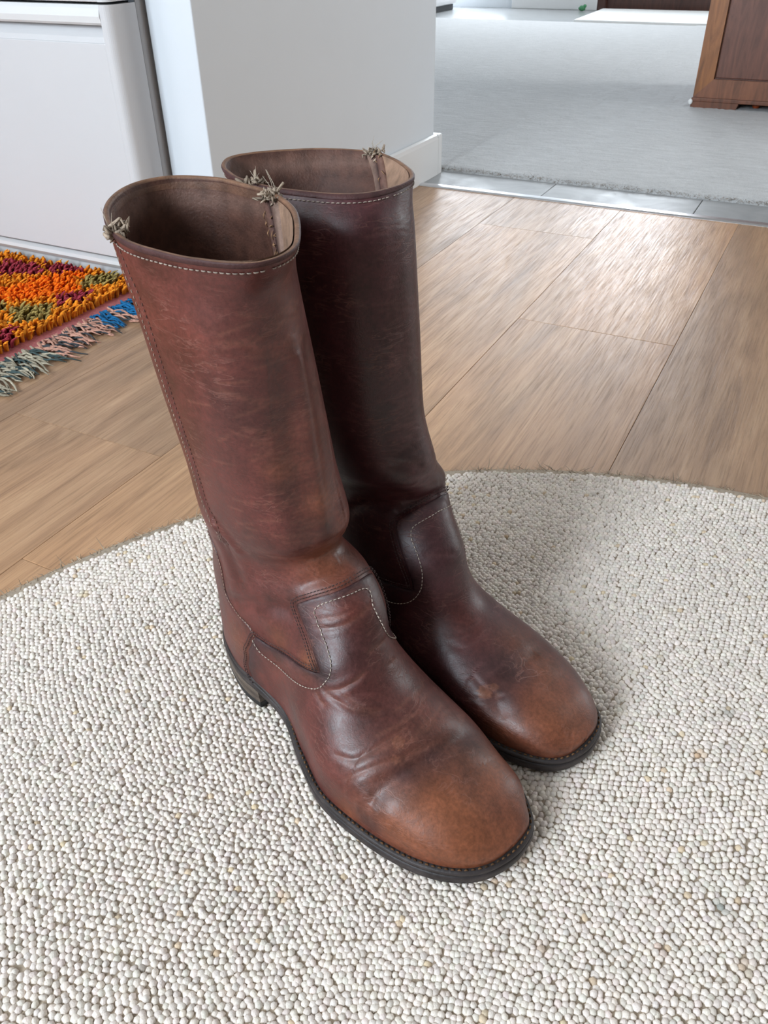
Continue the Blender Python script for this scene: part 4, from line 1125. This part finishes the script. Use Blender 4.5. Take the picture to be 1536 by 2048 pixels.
        k_, j_ = np.meshgrid(np.arange(len(kt) - 1), np.arange(ns_ - 1), indexing='ij'); k_ = k_.ravel(); j_ = j_.ravel()
        Fq_ = np.stack([k_ * ns_ + j_, k_ * ns_ + j_ + 1, (k_ + 1) * ns_ + j_ + 1, (k_ + 1) * ns_ + j_], 1)
        cst = np.array([(0.14, 0.07, 0.05), (0.15, 0.08, 0.06), (0.10, 0.05, 0.04), (0.03, 0.016, 0.014), (0.09, 0.05, 0.04), (0.20, 0.13, 0.10), (0.18, 0.11, 0.08)])
        link('seam_tape', np_mesh('seam_tape', fl(strip.reshape(-1, 3)), FL(Fq_), True, np.tile(cst, (len(kt), 1))), M['lining'], root)
        # loose yarn along the tape
        mb = MB()
        for i in range(46):
            a_ = rr.integers(0, len(kt) * 2 // 3); Pp = strip[a_, rr.choice([1, 2, 3])]
            nn = N[kt[a_], int((t0[a_] % (2 * PI)) / (2 * PI) * NT_) % NT_]
            d1 = rr.normal(0, 1, 3); d1 -= nn * (d1 @ nn); d1 /= np.linalg.norm(d1)
            ln = rr.uniform(0.003, 0.006)
            mb.tube(fl(np.array([Pp - d1 * ln / 2, Pp - nn * 0.0012, Pp + d1 * ln / 2 - nn * 0.0006])), np.array([0.0002, 0.0005, 0.0002]), 4, np.array((0.30, 0.17, 0.09)) * rr.uniform(0.6, 1.2))
        o = mb.build('loose_yarn', M['thread'], root, True); o['kind'] = 'stuff'
        top, nn = S(np.array([0.0]), np.array([t0[0]]), 0.0)
        top = top[0]; nn = n0[int((t0[0] % (2 * PI)) / (2 * PI) * NT_) % NT_]
        tg = np.cross(nn, (0, 0, 1.0))
        mb = MB()
        for i in range(46):
            b0 = top + nn * rr.uniform(-0.006, 0.0035) + tg * rr.normal(0, 0.003) + np.array([0, 0, rr.uniform(-0.003, 0.001)])
            d1 = -nn * rr.uniform(-0.1, 1.0) + tg * rr.normal(0, 0.8) + np.array([0, 0, rr.uniform(-0.1, 0.45)])
            d1 /= np.linalg.norm(d1)
            ln = rr.uniform(0.003, 0.0065)
            cu = rr.normal(0, 0.0022, 3)
            pp = np.array([b0, b0 + d1 * ln * 0.4 + cu * 0.6, b0 + d1 * ln * 0.75 + cu, b0 + d1 * ln * 0.95 + cu * 0.3 - np.array([0, 0, 0.0015])])
            mb.tube(fl(pp), np.array([0.0010, 0.0011, 0.0009, 0.0004]) * rr.uniform(0.5, 1.1), 5, np.array((0.36, 0.28, 0.21)) * rr.uniform(0.55, 1.15))
        for i in range(3):
            b0 = top + tg * rr.normal(0, 0.004); d1 = np.array([0, 0, 1.0]) + tg * rr.normal(0, 0.6) + nn * rr.normal(0, 0.4)
            ln = rr.uniform(0.006, 0.014)
            mb.tube(fl(np.array([b0, b0 + d1 * ln * 0.5 + tg * 0.002, b0 + d1 * ln])), np.array([0.00025, 0.0002, 0.0001]), 4, (0.45, 0.38, 0.30))
        o = mb.build('frayed_thread', M['thread'], root, True); o['kind'] = 'stuff'
    # ---- sole, welt and stacked heel
    zx = [0, 0.08, 0.10, 0.13, 0.17, 0.25, 0.31]
    zfun = lambda x: pchip(zx, [0.0200, 0.0190, 0.0140, 0.0060, 0.0, 0.0, 0.0045], x)
    ext = lambda x: pchip([0, 0.08, 0.12, 0.16, 0.31], [0.0020, 0.0020, 0.0030, 0.0055, 0.0055], x)
    def band(prof, Q, Nn, ex, zb, name, colf, close=None, seg_r=None):
        n_ = len(Q); Vb_, Cb_ = [], []
        for off_, z_, cc in prof:
            p_ = Q + Nn * (ex + off_)[:, None]
            Vb_.append(np.c_[p_, zb + z_]); Cb_.append(np.tile(np.array(cc), (n_, 1)) * (1 + 0.18 * np.sin(np.arange(n_) * 0.37)[:, None]))
        Vb_ = np.concatenate(Vb_); Cb_ = np.concatenate(Cb_)
        j_ = np.arange(n_); jn = (j_ + 1) % n_
        Fb_ = np.concatenate([np.stack([i * n_ + j_, i * n_ + jn, (i + 1) * n_ + jn, (i + 1) * n_ + j_], 1) for i in range(len(prof) - 1)])
        caps = [np.arange(n_)[None, ::-1], ((len(prof) - 1) * n_ + np.arange(n_))[None, :]]
        me = np_mesh(name, fl(Vb_), [FL(Fb_)] + [FL(c__) for c__ in caps], True, np.clip(Cb_, 0, 1))
        for p_ in me.polygons:
            if p_.loop_total > 6: p_.use_smooth = False
        return link(name, me, M['sole'], root)
    Q, Nn, ex = outline(OL, ext)
    zb = zfun(np.clip(Q[:, 0], 0, 0.31))
    K1, K2, K3 = (0.030, 0.024, 0.024), (0.045, 0.036, 0.034), (0.018, 0.015, 0.015)
    band([(-0.004, 0.0, K3), (-0.0008, 0.0003, K3), (0.0003, 0.0016, K1), (0.0005, 0.0052, K2), (0.0001, 0.0074, K1), (-0.0010, 0.0080, K3), (-0.006, 0.0081, K3)], Q, Nn, ex, zb, 'outsole', None)
    band([(-0.006, 0.0082, K3), (-0.0012, 0.0083, K3), (0.0000, 0.0089, K1), (0.0001, 0.0108, K2), (-0.0007, 0.0119, K1), (-0.0040, 0.0123, K3), (-0.012, 0.0123, K3)], Q, Nn, ex, zb, 'welt', None)
    # stitches lying across the welt
    mb = MB()
    per = np.r_[0, np.cumsum(np.linalg.norm(np.diff(Q, axis=0), axis=1))]
    for s0 in np.arange(0.0, per[-1], 0.0040):
        x_ = np.array([np.interp(s0, per, Q[:, 0]), np.interp(s0, per, Q[:, 1])]); nn = np.array([np.interp(s0, per, Nn[:, 0]), np.interp(s0, per, Nn[:, 1])])
        if x_[0] < 0.11: continue
        e0 = float(ext(np.array([x_[0]]))[0]); z0 = float(zfun(np.array([min(x_[0], 0.31)]))[0]) + 0.0124
        tg = np.array([-nn[1], nn[0]])
        pp = np.array([np.r_[x_ + nn * (e0 - 0.0020) - tg * 0.0012, z0], np.r_[x_ + nn * (e0 - 0.0022), z0 + 0.0004], np.r_[x_ + nn * (e0 - 0.0020) + tg * 0.0012, z0]])
        mb.tube(fl(pp), np.array([0.0004, 0.0007, 0.0004]), 5, np.array(THREAD_R) * rr.uniform(0.25, 0.9))
    o = mb.build('welt_stitching', M['thread'], root, True); o['kind'] = 'stuff'
    # heel
    XH = 0.088
    hq = Q[Q[:, 0] < XH]; 
    order = np.where(Q[:, 0] < XH)[0]
    brk = np.where(np.diff(order) > 1)[0]
    if len(brk): order = np.r_[order[brk[0] + 1:], order[:brk[0] + 1]]
    Hq, Hn, He = Q[order], Nn[order], ex[order]
    heel = empty('heel'); heel.parent = root
    def lift_layer(z0, z1, e0, e1, cc, name, mat):
        rows_ = [(e0 - 0.0005, z0), (e0, z0 + 0.0004), (e1, z1 - 0.0004), (e1 - 0.0005, z1)]
        Vv, Cv = [], []
        for e_, z_ in rows_:
            p_ = Hq + Hn * (He + e_)[:, None]
            br = np.array([[p_[-1, 0] + 0.0008, p_[-1, 1] * 0.5 + p_[0, 1] * 0.5]])
            p_ = np.concatenate([p_, br])
            Vv.append(np.c_[p_, np.full(len(p_), z_)]); Cv.append(np.tile(np.array(cc), (len(p_), 1)))
        n_ = len(Hq) + 1
        j_ = np.arange(n_); jn = (j_ + 1) % n_
        Fh = np.concatenate([np.stack([i * n_ + j_, i * n_ + jn, (i + 1) * n_ + jn, (i + 1) * n_ + j_], 1) for i in range(3)])
        caps = [np.arange(n_)[None, ::-1], (3 * n_ + np.arange(n_))[None, :]]
        me = np_mesh(name, fl(np.concatenate(Vv)), [FL(Fh)] + [FL(c__) for c__ in caps], False, np.concatenate(Cv))
        return link(name, me, mat, heel)
    lift_layer(0.0, 0.0062, -0.0010, -0.0006, (0.014, 0.014, 0.015), 'rubber_tip', M['sole'])['label'] = 'black rubber heel tip'
    z_ = 0.0063
    for i, (hh, cc) in enumerate(((0.0045, (0.105, 0.080, 0.062)), (0.0045, (0.075, 0.056, 0.044)), (0.0046, (0.115, 0.088, 0.068)))):
        lift_layer(z_, z_ + hh - 0.0001, -0.0006 + 0.0003 * i, -0.0005 + 0.0003 * i, cc, 'heel_lift', M['sole'])
        z_ += hh
    return root

EDGE_A_O = [(6.0, 0.0), (6.02, 0.35), (6.05, 0.60), (6.17, 0.84), (6.22, 0.87), (6.45, 0.865), (6.9, 0.82), (7.35, 0.75), (7.75, 0.68), (8.0, 0.655), (8.05, 0.71), (7.93, 0.88), (7.78, 1.10), (7.66, 1.34), (7.40, 1.50), (7.36, 1.54), (8.0, 1.64), (8.6, 1.76), (9.2, 2.02), (9.7, 2.3), (10.2, 2.75), (10.6, 3.2)]
EDGE_A_I = [(6.0, 0.0), (6.02, -0.20), (6.08, -0.38), (6.16, -0.45), (6.3, -0.43), (6.7, -0.36), (7.2, -0.40), (7.7, -0.52), (8.0, -0.62), (8.05, -0.70), (7.93, -0.88), (7.78, -1.10), (7.66, -1.34), (7.40, -1.50), (7.36, -1.54), (8.0, -1.64), (8.6, -1.76), (9.2, -2.02), (9.7, -2.3), (10.2, -2.75), (10.6, -3.2)]
ST_A_O = [(6.20, 0.0), (6.18, 0.35), (6.22, 0.55), (6.32, 0.65), (6.5, 0.66), (6.83, 0.63), (7.24, 0.565), (7.68, 0.49), (8.08, 0.53), (8.5, 0.65), (8.74, 0.76), (8.82, 0.90), (8.79, 1.08), (8.72, 1.32), (8.38, 1.46), (7.75, 1.53), (7.45, 1.56)]
ST_A_I = [(6.20, 0.0), (6.24, -0.10), (6.35, -0.15), (6.6, -0.08), (6.9, -0.12), (7.3, -0.22), (7.68, -0.34), (8.08, -0.48), (8.5, -0.65), (8.74, -0.76), (8.82, -0.90), (8.79, -1.08), (8.72, -1.32), (8.38, -1.46), (7.75, -1.53), (7.45, -1.56)]
EDGE_B_I = [(5.35, 0.0), (5.37, -0.24), (5.52, -0.51), (5.68, -0.69), (5.78, -0.715), (6.1, -0.715), (6.5, -0.70), (7.0, -0.68), (7.5, -0.66), (8.1, -0.66), (8.15, -0.72), (7.98, -0.88), (7.80, -1.10), (7.66, -1.34), (7.40, -1.50), (7.36, -1.54), (8.0, -1.64), (8.6, -1.76), (9.2, -2.02), (9.7, -2.3), (10.2, -2.75), (10.6, -3.2)]
EDGE_B_O = [(a, -b) for a, b in EDGE_B_I]
ST_B_I = [(5.70, 0.0), (5.74, -0.22), (5.82, -0.42), (5.92, -0.50), (6.16, -0.52), (6.53, -0.49), (7.02, -0.50), (7.6, -0.53), (8.02, -0.55), (8.5, -0.65), (8.8, -0.80), (8.88, -0.96), (8.85, -1.10), (8.72, -1.32), (8.38, -1.46), (7.75, -1.53), (7.45, -1.56)]
ST_B_O = [(a, -b) for a, b in ST_B_I]
COUNTER = [(10.9, 3.1), (10.2, 2.75), (9.7, 2.3), (9.2, 2.02), (8.6, 1.76), (7.9, 1.60), (7.34, 1.54), (6.95, 1.62), (6.72, 1.80), (6.35, 1.96), (5.7, 1.95), (5.1, 2.0), (4.7, 2.25), (4.4, 2.7), (4.3, 3.2)]
COUNTER = COUNTER[::-1]

build_boot(dict(ST=ST_A, OL=OL_A, rim=RIM_A, creases=CR_A, bumps=BU_A, wear=WE_A, mir=1, O=(-0.35455, 0.40012), yaw=-20.844, seed=3,
                edge_outer=EDGE_A_O, edge_inner=EDGE_A_I, stitch_outer=ST_A_O, stitch_inner=ST_A_I, counter=COUNTER),
           'front tall brown leather boot with tan worn toe, nearest the camera')
build_boot(dict(ST=ST_B, OL=OL_B, rim=RIM_B, creases=CR_B, bumps=BU_B, wear=WE_B, mir=-1, base_mul=(0.55, 0.58, 0.86), O=(-0.34114, 0.50434), yaw=-18.916, seed=5,
                edge_outer=EDGE_B_O, edge_inner=EDGE_B_I, stitch_outer=ST_B_O, stitch_inner=ST_B_I, counter=COUNTER),
           'rear tall brown leather boot with scuffed instep, partly hidden behind the other boot')
